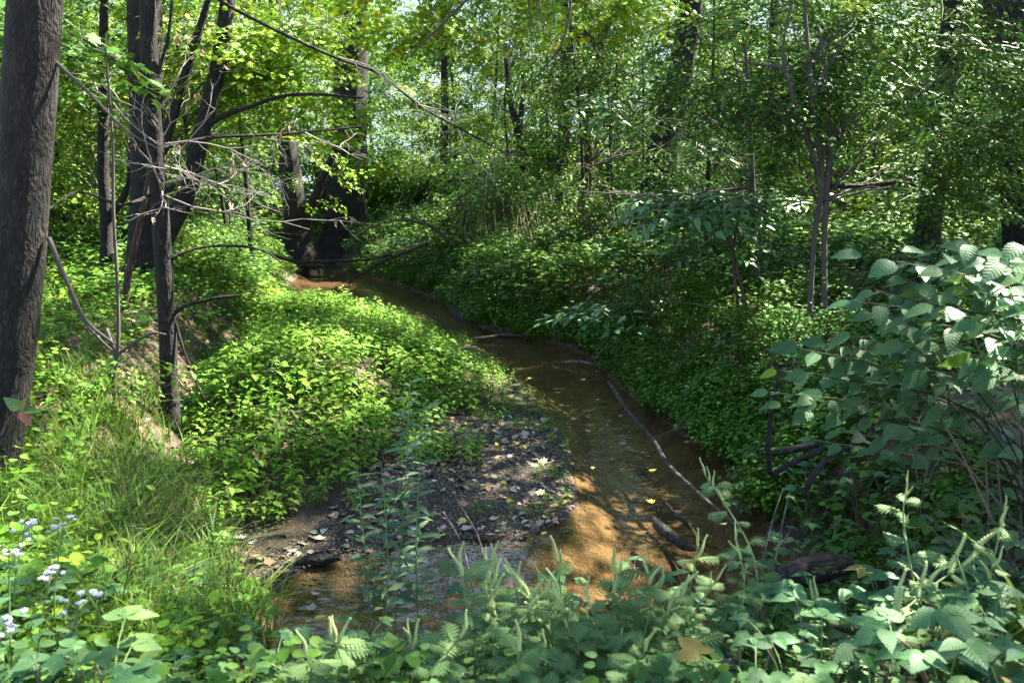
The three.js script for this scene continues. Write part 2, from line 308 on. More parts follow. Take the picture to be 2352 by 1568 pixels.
// flat layered clump of sprays round a centre
function clump(list, c, r, n, pal, { s = 1, thick = 0.28, test = 0.75, droop = 0.2 } = {}) {
  const tx = rr(-0.25, 0.25), tz = rr(-0.25, 0.25), base = tint(pal);
  for (let k = 0; k < n; k++) {
    const a = R() * 6.283, q = Math.sqrt(R()) * r, x = Math.cos(a) * q, z = Math.sin(a) * q;
    const p = V(c.x + x, c.y + rr(-thick, thick) * r + tx * x + tz * z, c.z + z);
    if (p.y > 1.2 && !shades(p, test)) continue;
    const t = tint(pal);
    list.push({ p, yaw: Math.atan2(x, z) + rr(-0.9, 0.9), pitch: rr(-0.3, 0.3) + droop, roll: rr(-0.4, 0.4), s: s * rr(0.7, 1.2), c: base.map((v, i) => 0.5 * (v + t[i])) });
  }
}
const ps = (list, depth) => { const pts = list.map(([x, y]) => at(x, y, Array.isArray(depth) ? mix(depth[0], depth[1], list.findIndex((q) => q[0] === x && q[1] === y) / (list.length - 1)) : depth)); return pts; };
// a stem or limb through measured points [px, py, width]; the width is optional after the first
function limb(list, depth, { seg = 10, steps = 4, bump = 0.06, sink = 0 } = {}) {
  let w = list[0][2]; const ws = list.map((q) => (w = q[2] ?? w * 0.85));
  const pts = list.map(([x, y], i) => at(x, y, Array.isArray(depth) ? mix(depth[0], depth[1], i / (list.length - 1)) : depth));
  const rad = ws.map((q, i) => q / 2 / F * -pts[i].z);
  if (sink) { pts.unshift(V(pts[0].x, pts[0].y - sink, pts[0].z)); rad.unshift(rad[0] * 1.15); }
  const n = (pts.length - 1) * steps, P = spline(pts, n), r = P.map((_, k) => { const t = k / n * (pts.length - 1), i = Math.min(pts.length - 2, Math.floor(t)); return mix(rad[i], rad[i + 1], t - i); });
  const g = new GB(); g.tube(P, r, seg, [1, 1, 1], bump, Math.max(4, Math.round(seg / 2)));
  g.path = P; g.rad = r; return g;
}
function toLocal(geo, o) { geo.translate(-o.x, -o.y, -o.z); return geo; }
// recursive twigs
function twigs(g, o, d, len, rad, lev, opt = {}) {
  const n = 5, pts = [o.clone()], q = o.clone(), dd = d.clone(), w = opt.wob ?? 0.35;
  for (let k = 0; k < n; k++) { dd.add(V(rr(-w, w), rr(-w, w) * 0.7 + (opt.up ?? 0), rr(-w, w) * 0.7)).normalize(); q.addScaledVector(dd, len / n); pts.push(q.clone()); }
  g.tube(pts, pts.map((_, k) => rad * (1 - 0.75 * k / n)), lev > 1 ? 5 : 4, [1, 1, 1]);
  (opt.ends ??= []).push(q.clone());
  if (lev > 0) for (let k = 0; k < (opt.kids ?? 4); k++) {
    const t = rr(0.25, 0.95), p = pts[Math.floor(t * n)], side = V(rr(-1, 1), rr(-0.5, 0.7), rr(-1, 1)).addScaledVector(dd, rr(0.3, 0.9)).normalize();
    twigs(g, p, side, len * rr(0.35, 0.65), rad * 0.55, lev - 1, opt);
  }
}

// a tree through measured stems, with crown clumps; everything under one group at its base
function tree(name, label, category, { stems, depth, mat = M.bark, seg = 12, bump = 0.07, limbs = [], crown = [], kind = 'oval', pal = 'mid', roof = null, group, sink = 0.35, twigMat }) {
  const base = at(stems[0][0][0], stems[0][0][1], Array.isArray(depth) ? depth[0] : depth);
  base.y = ground(base.x, base.z);
  const t = thing(name, label, category, base, group);
  let main;
  stems.forEach((s, i) => { const g = limb(s, depth, { seg, bump, sink: i === 0 || s[0][3] ? sink : 0 }); if (!i) main = g; put('trunk', toLocal(g.build(), base), mat, t); });
  for (const l of limbs) { const g = limb(l.p, l.d ?? depth, { seg: 6, bump: 0.03 }); put('branch', toLocal(g.build(), base), l.mat ?? mat, t); }
  const items = [], bg = new GB();
  for (const [px, py, dz, rx, ry, nc, ns, o = {}] of crown) {
    const c0 = at(px, py, dz), ax = rx / F * dz, ay = ry / F * dz, az = o.rz ?? ax * 0.7;
    for (let k = 0; k < nc; k++) {
      let x, y, z; do { x = rr(-1, 1); y = rr(-1, 1); z = rr(-1, 1); } while (x * x + y * y + z * z > 1);
      const c = V(c0.x + x * ax, c0.y + y * ay, c0.z + z * az), gy = ground(c.x, c.z);
      if (c.y < gy + 0.25) c.y = gy + 0.25 + R() * 0.4;
      clump(items, c, (o.r ?? 0.55) * rr(0.7, 1.3), ns, o.pal ?? pal, { s: o.s ?? 1, thick: o.thick, droop: o.droop, test: 1 });
      if (R() < (kind === 'fine' ? 0.25 : 0.6)) {   // the twig that carries the clump
        const i = Math.floor(rr(0.25, 0.95) * (main.path.length - 1)); let a = main.path[i], bst = 1e9;
        const off = rr(0.2, 1.6); for (const q of main.path.slice(Math.floor(main.path.length * 0.38))) { const hd = Math.hypot(q.x - c.x, q.z - c.z), dd = hd * hd + 2 * (c.y - off * hd - q.y) ** 2; if (dd < bst) { bst = dd; a = q; } }
        if (bst < 9) { const m = a.clone().lerp(c, 0.5); m.y += rr(0, 0.35); m.x += rr(-0.15, 0.15); bg.tube(spline([a, m, c], 5), [0.01, 0.009, 0.0075, 0.006, 0.0045, 0.003].map((v) => v * 1.1), 4, [1, 1, 1]); }
      }
    }
  }
  if (roof) {   // high crown above the picture's top edge
    const [cx, cy, cz, ax, ay, az, nc, ns] = roof;
    for (let k = 0; k < nc; k++) { let x, y, z; do { x = rr(-1, 1); y = rr(-1, 1); z = rr(-1, 1); } while (x * x + y * y + z * z > 1); clump(roofItems(t), V(cx + x * ax, cy + y * ay, cz + z * az), rr(0.7, 1.3), ns, 'mid', { test: 1, s: 1, thick: 0.4 }); }
    const top = main.path[main.path.length - 1], lg = new GB();
    for (let k = 0; k < 9; k++) { const e = V(cx + rr(-0.7, 0.7) * ax, cy + rr(-0.4, 0.6) * ay, cz + rr(-0.7, 0.7) * az), a = main.path[Math.floor(rr(0.75, 1) * (main.path.length - 1))], m = a.clone().lerp(e, 0.5); m.y += 0.5; lg.tube(spline([a, m, e], 6), [0.09, 0.08, 0.065, 0.05, 0.04, 0.03, 0.015], 6, [1, 1, 1]); }
    put('branch', toLocal(lg.build(), base), mat, t);
    const list = t.userData.roofList; delete t.userData.roofList;
    scatter('crown', t, SPR.roof, M.leaf, list.map((it) => ({ ...it, p: it.p.clone().sub(base) })));
  }
  if (bg.p.length) put('twigs', toLocal(bg.build(), base), twigMat ?? M.twigDark, t).userData.kind = 'stuff';
  if (items.length) scatter('crown', t, SPR[kind], kind === 'broad' ? M.leafGloss : M.leaf, items.map((it) => ({ ...it, p: it.p.clone().sub(base) })));
  t.userData.path = undefined; delete t.userData.path;
  return { t, base, main };
}
const roofItems = (t) => (t.userData.roofList ??= []);

// ---------------------------------------------------------------- the trees one can tell apart
reseed(101);
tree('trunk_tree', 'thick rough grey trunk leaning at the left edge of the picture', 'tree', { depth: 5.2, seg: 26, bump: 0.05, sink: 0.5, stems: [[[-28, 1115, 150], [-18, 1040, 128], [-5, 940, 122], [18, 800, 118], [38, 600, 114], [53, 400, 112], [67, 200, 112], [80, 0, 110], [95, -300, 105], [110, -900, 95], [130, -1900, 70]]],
  limbs: [{ p: [[110, 545, 12], [150, 640, 10], [200, 740, 9], [262, 790, 6]], mat: M.twigDark }, { p: [[90, 110, 14], [135, 150, 9], [200, 210, 7], [290, 300, 5], [360, 340, 3]], mat: M.twigDark }],
  crown: [[30, 60, 6.5, 120, 90, 5, 7, { pal: 'elm', r: 0.3 }]], kind: 'maple', roof: [-4.5, 12.5, -6.5, 3.5, 2.6, 4, 46, 11] });

const midTree = tree('dead_twig_tree', 'slim grey tree with bare dead twigs, lit along one side of its trunk', 'tree', { depth: 7.5, seg: 20, bump: 0.06, sink: 0.4, stems: [[[392, 985, 50], [390, 930, 42], [387, 850, 39], [383, 750, 40], [374, 600, 40], [366, 480, 39], [356, 350, 37], [345, 200, 38], [338, 0, 34], [330, -400, 28], [322, -1000, 18]]],
  limbs: [{ p: [[396, 722, 12], [425, 702, 10], [490, 686, 9], [548, 678, 5]] }, { p: [[392, 592, 10], [430, 576, 7], [480, 566, 6], [560, 566, 6], [610, 578, 5], [645, 602, 4]], d: [7.5, 7.9] }, { p: [[372, 445, 16], [392, 432, 13], [402, 420, 8]] },
    { p: [[350, 230, 12], [365, 160, 9], [385, 90, 8], [395, 0, 6]] }, { p: [[340, -140, 13], [430, -60, 9], [520, 10, 8], [640, 72, 8], [780, 136, 7], [870, 168, 7], [960, 240, 6], [1050, 292, 5], [1130, 334, 4], [1200, 374, 2]], d: [7.5, 8.6] },
    { p: [[372, 340, 10], [480, 316, 8], [600, 310, 7], [700, 304, 6], [830, 290, 4]], d: [7.5, 8.3] }, { p: [[400, 735, 8], [420, 800, 6], [450, 880, 5], [490, 950, 4]] }, { p: [[362, 440, 10], [280, 470, 7], [180, 440, 6], [110, 480, 4]], d: [7.5, 6.6] }] });
{
  const { t, base } = midTree, o1 = { kids: 3, wob: 0.42, ends: [] };
  const spots = [[372, 400, 400, 300, 0.5], [366, 420, 300, 270, 0.5], [372, 380, 440, 230, 0.55], [374, 350, 330, 200, 0.45], [378, 330, 500, 280, 0.55], [370, 450, 470, 400, 0.5], [366, 300, 260, 240, 0.5], [376, 420, 560, 330, 0.7], [380, 400, 600, 420, 0.7], [362, 260, 420, 150, 0.5], [372, 380, 640, 400, 0.75], [372, 440, 330, 470, 0.35], [380, 450, 640, 470, 0.8], [360, 330, 200, 200, 0.6]];
  for (const [ax, ay, bx, by, L] of spots) { const g = new GB(), a = at(ax, ay, 7.4), b = at(bx, by, rr(6.7, 7.6)), d = b.clone().sub(a).normalize(); twigs(g, a, d, L * 1.6, 0.008, 2, o1); put('twig', toLocal(g.build(), base), M.twig, t); }
  for (const [ax, ay] of [[640, 75], [780, 132], [870, 170], [960, 240], [1050, 295], [700, 304], [560, 312]]) { const g = new GB(), a = at(ax, ay, 7.9); twigs(g, a, V(rr(0.1, 0.8), rr(-0.8, 0.3), rr(-0.3, 0.3)).normalize(), rr(0.6, 1.1), 0.007, 2, { kids: 4, wob: 0.42 }); put('twig', toLocal(g.build(), base), M.twig, t); }
  const dead = new GB(); dead.leaf(V(0, 0, 0), V(0.2, -0.9, 0.2).normalize(), V(0.8, 0.2, 0.5).normalize(), 0.1, 0.05, [0.36, 0.2, 0.13], OVATE, 0.8, 0.6); const dg = dead.build();
  for (const e of o1.ends.filter(() => R() < 0.13)) { for (let k = 0; k < 2; k++) { const m = put('leaf', dg, M.dry, t); m.position.copy(e).sub(base); m.rotation.set(rr(-0.6, 0.6), R() * 6, rr(-0.6, 0.6)); m.scale.setScalar(rr(0.35, 0.7)); } }
}
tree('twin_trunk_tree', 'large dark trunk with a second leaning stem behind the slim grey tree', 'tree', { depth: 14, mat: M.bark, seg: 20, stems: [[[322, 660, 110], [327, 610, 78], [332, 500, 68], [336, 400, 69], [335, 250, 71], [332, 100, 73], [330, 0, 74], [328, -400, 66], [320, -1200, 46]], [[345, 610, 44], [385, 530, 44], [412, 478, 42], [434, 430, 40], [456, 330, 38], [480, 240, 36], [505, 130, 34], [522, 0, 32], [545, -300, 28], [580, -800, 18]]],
  limbs: [{ p: [[370, 350, 24], [395, 270, 23], [420, 190, 21], [450, 90, 18], [475, 10, 15], [520, -160, 10]] }, { p: [[470, 290, 16], [520, 262, 13], [570, 246, 11], [640, 222, 9], [720, 216, 8], [830, 225, 5]], d: [14, 13] }, { p: [[300, 170, 14], [250, 130, 11], [180, 80, 8]] }],
  crown: [[560, 130, 15, 150, 160, 20, 13, { pal: 'bright' }], [690, 170, 15, 150, 130, 18, 12, { pal: 'bright' }], [600, 260, 16, 130, 70, 10, 10, { pal: 'bright' }], [210, 100, 15, 140, 130, 12, 10, { pal: 'mid' }], [450, 60, 16, 110, 110, 10, 10, { pal: 'bright' }]], kind: 'maple', roof: [-5.5, 12.5, -16, 4.5, 3, 4.5, 46, 11] });
tree('pale_forked_tree', 'slender pale sunlit trunk with a low fork, between the big left trunks', 'tree', { depth: 15, mat: M.bark, seg: 12, stems: [[[245, 660, 36], [243, 560, 28], [242, 480, 27], [236, 400, 25], [236, 300, 24], [234, 200, 22], [238, 0, 18], [240, -400, 12]]], limbs: [{ p: [[246, 505, 20], [275, 465, 18], [295, 425, 15], [300, 350, 12], [310, 250, 8]] }],
  crown: [[160, 330, 16, 110, 130, 14, 10, { pal: 'bright' }], [250, 270, 16, 80, 130, 8, 9, { pal: 'mid' }]], kind: 'oval' });
tree('reddish_sapling', 'thin reddish brown leaning sapling stem beside the dark twin trunk', 'sapling', { depth: 11, mat: M.barkRed, seg: 9, stems: [[[280, 742, 22], [288, 670, 18], [302, 590, 16], [318, 520, 14], [335, 440, 11], [350, 330, 8], [360, 200, 6]]] });
tree('forked_sapling', 'bare dark forked sapling with curved arms in front of the left bank', 'sapling', { depth: 6.8, mat: M.twigDark, seg: 8, stems: [[[262, 905, 10], [262, 860, 9], [270, 800, 9], [269, 658, 8], [260, 494, 7], [258, 330, 6], [241, 110, 4]]],
  limbs: [{ p: [[268, 815, 9], [225, 775, 8], [180, 720, 7], [150, 640, 6], [118, 585, 4]] }, { p: [[268, 815, 8], [310, 785, 7], [350, 765, 6], [380, 768, 4]] }, { p: [[264, 850, 6], [200, 900, 5], [130, 960, 4]] }],
  crown: [[300, 850, 6.8, 60, 60, 4, 4, { r: 0.15, s: 0.6 }]], kind: 'oval' });
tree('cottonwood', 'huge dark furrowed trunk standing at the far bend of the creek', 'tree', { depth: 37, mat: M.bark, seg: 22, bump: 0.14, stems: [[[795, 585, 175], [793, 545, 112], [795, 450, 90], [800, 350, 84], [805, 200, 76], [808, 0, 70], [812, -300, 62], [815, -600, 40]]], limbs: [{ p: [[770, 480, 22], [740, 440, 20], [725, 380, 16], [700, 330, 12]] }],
  crown: [[950, 10, 44, 300, 110, 40, 11, { pal: 'bright', r: 1.1, rz: 3 }], [900, 120, 34, 170, 160, 22, 11, { pal: 'bright', r: 1.1 }], [700, 330, 33, 60, 120, 6, 9, { pal: 'mid', r: 1, rz: 2 }], [880, 330, 33, 100, 110, 14, 9, { pal: 'bright', r: 1 }]], kind: 'far' });
tree('leaning_creek_tree', 'dark leaning forked trunk on the bank where the creek bends away', 'tree', { depth: 31, mat: M.bark, seg: 16, bump: 0.12, stems: [[[690, 605, 100], [682, 560, 62], [676, 480, 52], [665, 380, 46], [655, 300, 40], [640, 150, 34], [630, 0, 28], [620, -300, 20]]], limbs: [{ p: [[694, 540, 26], [715, 480, 24], [738, 420, 20], [768, 350, 15]] }],
  crown: [[640, 380, 28, 90, 120, 12, 9, { pal: 'bright', r: 0.9 }], [620, 10, 28, 130, 80, 16, 10, { pal: 'bright', r: 1 }], [560, 330, 28, 110, 110, 14, 9, { pal: 'mid', r: 0.9 }], [660, 90, 29, 140, 110, 14, 9, { pal: 'bright', r: 1 }]], kind: 'far' });
tree('leaning_right_tree', 'broad dark trunk leaning away on the shaded bank beyond the creek', 'tree', { depth: 20, mat: M.bark, seg: 20, bump: 0.09, stems: [[[1490, 620, 130], [1490, 560, 94], [1500, 470, 82], [1518, 370, 74], [1545, 250, 64], [1570, 130, 57], [1590, 0, 53], [1610, -300, 46], [1630, -900, 32]]],
  crown: [[1480, 250, 17, 130, 120, 14, 10, { pal: 'elm' }], [1560, 380, 17, 140, 60, 8, 9, { pal: 'bush' }], [1500, 80, 22, 160, 110, 16, 11, { pal: 'bright' }]], kind: 'oval', roof: [5.5, 13, -19, 4.5, 3, 4.5, 50, 11] });
tree('vine_clad_tree', 'slender forked tree wrapped in bright vine leaves at mid distance', 'tree', { depth: 21, mat: M.barkRed, seg: 10, stems: [[[1340, 575, 30], [1345, 470, 26], [1352, 380, 24], [1350, 280, 24], [1365, 180, 22], [1375, 110, 20], [1400, 40, 15], [1412, -160, 10]]], limbs: [{ p: [[1373, 112, 16], [1345, 72, 12], [1300, 60, 8]] }],
  crown: [[1345, 360, 20.6, 70, 160, 22, 9, { pal: 'bright', r: 0.5 }], [1370, 90, 20.5, 190, 120, 28, 11, { pal: 'mid' }], [1440, 190, 20, 110, 110, 16, 10, { pal: 'bright' }], [1250, 120, 21, 110, 110, 14, 10, { pal: 'mid' }], [1500, 20, 21, 230, 90, 26, 11, { pal: 'mid' }], [1180, 20, 21, 150, 80, 16, 11, { pal: 'mid' }], [1300, 430, 20, 90, 70, 10, 9, { pal: 'mid' }]], kind: 'oval' });
tree('multi_stem_tree', 'small tree with several thin dark stems and fine leaves over the right bank', 'tree', { depth: 9.4, mat: M.twigDark, seg: 8, sink: 0.3, stems: [[[1858, 770, 13], [1864, 650, 12], [1874, 520, 12], [1890, 420, 12], [1880, 330, 11], [1868, 240, 10], [1860, 150, 9], [1848, 0, 8], [1840, -200, 6]], [[1892, 775, 16, 1], [1894, 680, 14], [1894, 560, 13], [1900, 440, 14], [1906, 340, 13], [1903, 270, 11], [1900, 190, 8], [1880, 60, 6]]],
  limbs: [{ p: [[1888, 470, 12], [1880, 400, 12], [1860, 330, 11], [1830, 250, 11], [1805, 172, 9], [1790, 155, 8], [1745, 148, 6], [1690, 140, 4]] }, { p: [[1868, 240, 9], [1882, 190, 8], [1930, 110, 6], [1965, 30, 5]] }, { p: [[1905, 428, 10], [2000, 426, 12], [2060, 418, 11], [2112, 426, 7]], mat: M.bark }, { p: [[1900, 330, 8], [1990, 250, 7], [2090, 230, 6], [2200, 150, 4]] }, { p: [[1805, 172, 8], [1800, 100, 7], [1820, 0, 5]] }],
  crown: [[1880, 120, 9.8, 340, 190, 64, 14, { pal: 'elm', r: 0.45, thick: 0.2, s: 1.25, rz: 1.6 }], [1760, 200, 9.8, 150, 120, 20, 13, { pal: 'elm', r: 0.4, s: 1.25 }], [2110, 260, 9.8, 210, 220, 48, 14, { pal: 'elm', r: 0.42, thick: 0.2, s: 1.25, rz: 1.4 }], [1990, 360, 9.2, 170, 80, 14, 11, { pal: 'elm', r: 0.38 }], [1900, 560, 9.3, 50, 90, 5, 6, { pal: 'mid', r: 0.2 }]], kind: 'fine' });
tree('edge_tree', 'dark shaded trunk at the right edge of the picture', 'tree', { depth: 12.5, mat: M.bark, seg: 18, stems: [[[2368, 720, 110], [2352, 560, 88], [2346, 430, 82], [2338, 250, 80], [2334, 0, 78], [2330, -400, 70], [2320, -1200, 50]]],
  crown: [[2230, 120, 11.5, 150, 160, 18, 12, { pal: 'elm' }], [2290, 360, 11.5, 110, 110, 12, 11, { pal: 'elm' }], [2140, 60, 14, 160, 110, 12, 11, { pal: 'mid' }]], kind: 'oval', roof: [8.5, 11.5, -11, 4.2, 2.8, 4.5, 56, 11] });
tree('slanting_tree', 'thinner dark trunk slanting beside the shaded trunk at the right edge', 'tree', { depth: 17, mat: M.bark, seg: 12, stems: [[[2350, 640, 46], [2332, 430, 42], [2306, 250, 43], [2286, 120, 45], [2270, 0, 44], [2240, -300, 36], [2200, -800, 24]]], crown: [[2180, 230, 17, 150, 160, 16, 11, { pal: 'mid' }]], kind: 'oval', roof: [11, 13, -17, 4, 2.6, 4, 40, 11] });
tree('teal_sapling', 'young tree with broad bluish green leaves in flat tiers across the creek', 'sapling', { depth: 12, mat: M.twigDark, seg: 8, stems: [[[1741, 665, 17], [1736, 600, 14], [1732, 500, 14], [1728, 400, 12], [1722, 250, 10], [1712, 100, 7]]],
  limbs: [{ p: [[1730, 430, 9], [1640, 440, 7], [1520, 450, 5], [1400, 440, 3]] }, { p: [[1726, 330, 8], [1600, 260, 6], [1480, 235, 5], [1350, 235, 3]] }],
  crown: [[1740, 452, 11.4, 160, 20, 10, 12, { pal: 'bush', r: 0.42, thick: 0.1, droop: 0.05 }], [1500, 440, 11.8, 170, 16, 9, 10, { pal: 'bush', r: 0.42, thick: 0.1 }], [1540, 252, 12, 190, 22, 11, 11, { pal: 'bush', r: 0.45, thick: 0.1 }], [1420, 240, 12, 80, 10, 4, 9, { pal: 'bush', r: 0.36, thick: 0.1 }], [1660, 548, 11.8, 70, 14, 3, 8, { pal: 'bush', r: 0.36, thick: 0.1 }], [1660, 330, 12.3, 100, 24, 5, 9, { pal: 'elm', r: 0.4, thick: 0.12 }]], kind: 'broad' });
tree('twin_stem_sapling', 'two thin leaning brown stems rising from the leafy right bank', 'sapling', { depth: 10, mat: M.barkRed, seg: 7, stems: [[[1722, 772, 10], [1712, 700, 9], [1696, 630, 8], [1680, 560, 7], [1668, 470, 5]], [[1700, 745, 8, 1], [1690, 660, 7], [1684, 580, 6], [1700, 480, 4]]], crown: [[1640, 500, 10.3, 90, 50, 6, 9, { pal: 'bush', r: 0.35, thick: 0.15 }], [1420, 690, 11.5, 60, 20, 3, 7, { pal: 'bush', r: 0.3 }]], kind: 'broad' });
tree('forked_far_tree', 'dark forked stem against pale leaves near the picture centre', 'tree', { depth: 27, mat: M.bark, seg: 10, stems: [[[1208, 560, 26], [1205, 390, 22], [1198, 340, 20], [1185, 280, 17], [1172, 230, 14], [1160, 100, 10]]], limbs: [{ p: [[1190, 300, 14], [1200, 240, 12], [1206, 160, 8]] }],
  crown: [[1080, 0, 26, 280, 100, 32, 11, { pal: 'mid', r: 0.9 }], [1100, 150, 26, 170, 130, 22, 11, { pal: 'bright', r: 0.9 }], [1180, 60, 26, 150, 90, 14, 11, { pal: 'bright', r: 0.9 }], [1060, 330, 26, 110, 80, 12, 9, { pal: 'bright', r: 0.8 }]], kind: 'far' });
tree('overhanging_maple', 'lobed maple leaves on thin twigs hanging into the top of the view', 'tree', { depth: 10, mat: M.twigDark, seg: 8, stems: [[[3000, 600, 60], [2950, 200, 55], [2800, -200, 50], [2500, -520, 40], [2000, -560, 30], [1500, -420, 22], [1200, -160, 14]]],
  limbs: [{ p: [[1230, -180, 8], [1110, -40, 6], [1010, 60, 6], [930, 140, 3]] }, { p: [[1250, -200, 9], [1310, -20, 6], [1290, 100, 4], [1220, 190, 3]] }],
  crown: [[1080, 60, 10.2, 150, 60, 8, 8, { pal: 'mid', r: 0.4, thick: 0.15 }], [1230, 130, 10, 120, 70, 7, 8, { pal: 'bush', r: 0.4, thick: 0.15 }], [960, 150, 10.5, 110, 40, 4, 7, { pal: 'mid', r: 0.35 }], [1000, -10, 13, 330, 60, 22, 9, { pal: 'bright', r: 0.5, thick: 0.2 }], [1480, 0, 13, 220, 60, 14, 9, { pal: 'bright', r: 0.5, thick: 0.2 }], [1350, 40, 11, 130, 60, 6, 8, { pal: 'mid', r: 0.4 }]], kind: 'maple' });

// trees outside the frame on the sun's side, whose crowns shade the creek
reseed(202);
for (const [x, z, h, label] of [[10.5, -6.5, 11, 'tall tree standing beyond the right edge, its crown shading the foreground'], [6.8, -14, 14, 'tall tree on the right bank whose crown shades the middle of the creek'], [1.5, -27, 15, 'tall straight tree behind the leafy thicket on the far bank'], [13, -22, 14, 'tall tree deep in the shaded wood at the right'], [-10.5, -11, 13, 'tall tree beyond the left edge behind the leaning grey trunk'], [9, -31, 15, 'tall tree far back on the right behind the slanting trunk'], [-3, -37, 16, 'tall tree far back right of the huge furrowed trunk'], [17, -34, 15, 'tall tree far back at the right end of the wood'], [5, -42, 17, 'tall straight tree at the back of the wood, right of the middle'], [-15, -24, 14, 'tall tree deep in the wood at the left'], [-20, -38, 16, 'tall tree at the far left end of the wood'], [20, -20, 14, 'tall tree beyond the right edge of the wood']]) {
  const b = V(x, ground(x, z), z), t = thing('canopy_tree', label, 'tree', b), g = new GB();
  const P = spline([V(0, -0.4, 0), V(0.05, 1, 0.02), V(0.15, h * 0.4, 0.1), V(0.1, h * 0.8, -0.1), V(-0.2, h * 1.15, 0)], 24);
  g.tube(P, P.map((_, k) => 0.24 * (1 - 0.7 * k / 24) + (k < 2 ? 0.07 : 0)), 14, [1, 1, 1], 0.07, 7); put('trunk', g.build(), M.bark, t);
  const items = [], lg = new GB();
  for (let k = 0; k < 62; k++) { let a, c, d; do { a = rr(-1, 1); c = rr(-1, 1); d = rr(-1, 1); } while (a * a + c * c + d * d > 1); const e = V(x + a * 4.6, b.y + h + c * 2.8, z + d * 4.6); clump(items, e, rr(0.7, 1.3), 11, 'mid', { test: 1, thick: 0.4 }); if (k % 6 === 0) { const s = P[Math.floor(rr(14, 23))], q = e.clone().sub(b), m = s.clone().lerp(q, 0.5); m.y += 0.5; lg.tube(spline([s, m, q], 6), [0.08, 0.07, 0.06, 0.05, 0.04, 0.03, 0.015], 6); } }
  put('branch', lg.build(), M.bark, t);
  scatter('crown', t, SPR.roof, M.leaf, items.map((it) => ({ ...it, p: it.p.clone().sub(b) })));
}

// the wood behind: far trees and shrubs
reseed(303);
const FAR = [];
for (let k = 0; k < 84; k++) { const d = rr(28, 74), px = -60 + 2480 * ((k * 0.618) % 1); FAR.push([px, d]); }
const sides = (px) => px < 500 ? 'left' : px < 900 ? 'left of centre' : px < 1400 ? 'centre' : px < 1900 ? 'right of centre' : 'right';
for (const [px, d] of FAR) {
  const c = at(px, 470, d), b = V(c.x, ground(c.x, c.z), c.z);
  if (sdf(WATER, b.x, b.z) < 1.2) continue;
  const t = thing('far_tree', `slender tree in the far sunlit wood, ${sides(px)} of the picture`.replace('centre of the picture', 'the middle of the picture').replace('left of the middle of', 'left of the middle of'), 'tree', b, `far trees ${sides(px)}`), g = new GB(), h = rr(11, 16), ln = rr(-0.1, 0.1), w = rr(0.05, 0.16);
  const P = spline([V(0, -0.4, 0), V(ln * 2, 2, 0), V(ln * h * 0.5 + rr(-0.5, 0.5), h * 0.5, 0), V(ln * h, h, 0)], 14);
  g.tube(P, P.map((_, q) => w * (1 - 0.75 * q / 14) + (q < 1 ? 0.05 : 0)), 8, [1, 1, 1], 0.05, 4); put('trunk', g.build(), M.bark, t);
  const items = [], pal = pick(['bright', 'mid', 'elm', 'bright']);
  for (let q = 0; q < 60; q++) { const y = 0.8 + (h - 0.8) * Math.pow(R(), 1.1), r = 2.6 * (0.5 + 0.7 * Math.sin(Math.PI * clamp(y / h, 0.1, 0.95))), a = R() * 6.283, rq = Math.sqrt(R()) * r; clump(items, V(b.x + Math.cos(a) * rq + ln * y, b.y + y, b.z + Math.sin(a) * rq), rr(0.7, 1.2), 9, R() < 0.75 ? pal : 'mid', { test: 0, thick: 0.35 }); }
  scatter('crown', t, SPR.far, M.leaf, items.map((it) => ({ ...it, p: it.p.clone().sub(b) })));
}
// understory trees at middle distance, crowns in loose tiers
reseed(350);
for (let k = 0; k < 34; k++) {
  const px = -80 + 2520 * ((k * 0.618 + 0.17) % 1), d = rr(15, 29), c = at(px, 520, d), b = V(c.x, ground(c.x, c.z), c.z);
  if (sdf(WATER, b.x, b.z) < 1.3 || (px > 600 && px < 1040) || (px > 1400 && px < 1620 && d < 20)) continue;
  const t = thing('understory_tree', `thin young tree with tiers of small leaves in the middle distance, ${sides(px)} of the picture`.replace('centre of the picture', 'the middle'), 'tree', b, `young trees ${sides(px)}`), g = new GB(), h = rr(4.5, 9), lx = rr(-0.15, 0.15) * h, w = rr(0.035, 0.075);
  const P = spline([V(0, -0.3, 0), V(lx * 0.1, h * 0.3, rr(-0.1, 0.1)), V(lx * 0.4 + rr(-0.3, 0.3), h * 0.65, 0), V(lx, h, 0)], 16);
  g.tube(P, P.map((_, q) => w * (1 - 0.85 * q / 16)), 7, [1, 1, 1], 0.05, 4); put('trunk', g.build(), M.bark, t);
  const items = [], kind = pick(['oval', 'maple', 'oval', 'fine']), pal = kind === 'maple' ? 'bright' : pick(['mid', 'elm', 'bright']), bg = new GB();
  for (let q = 0; q < 34; q++) { const u = rr(0.16, 1), i = Math.floor(u * 15), a = P[i], an = R() * 6.283, r = rr(0.3, 2.3) * (0.5 + 0.7 * Math.sin(Math.PI * u)), e = a.clone().add(V(Math.cos(an) * r, rr(-0.1, 0.5), Math.sin(an) * r)), m = a.clone().lerp(e, 0.5); m.y += 0.12; bg.tube(spline([a, m, e], 4), [0.012, 0.01, 0.008, 0.006, 0.003], 4); clump(items, e.clone().add(b), rr(0.45, 0.85), 12, pal, { test: 1, thick: 0.16, s: kind === 'fine' ? 1.3 : 1.1 }); }
  put('branch', bg.build(), M.twigDark, t).userData.kind = 'stuff';
  scatter('crown', t, SPR[kind], M.leaf, items.map((it) => ({ ...it, p: it.p.clone().sub(b) })));
}
reseed(404);
const bushes = [];
for (let k = 0; k < 92; k++) { const px = -40 + 2440 * ((k * 0.618 + 0.31) % 1), d = k % 2 ? rr(17, 27) : rr(26, 46); bushes.push([px, d, rr(1.1, 2.1), d > 26 ? rr(1.2, 3.4) : rr(0.8, 1.7), null]); }
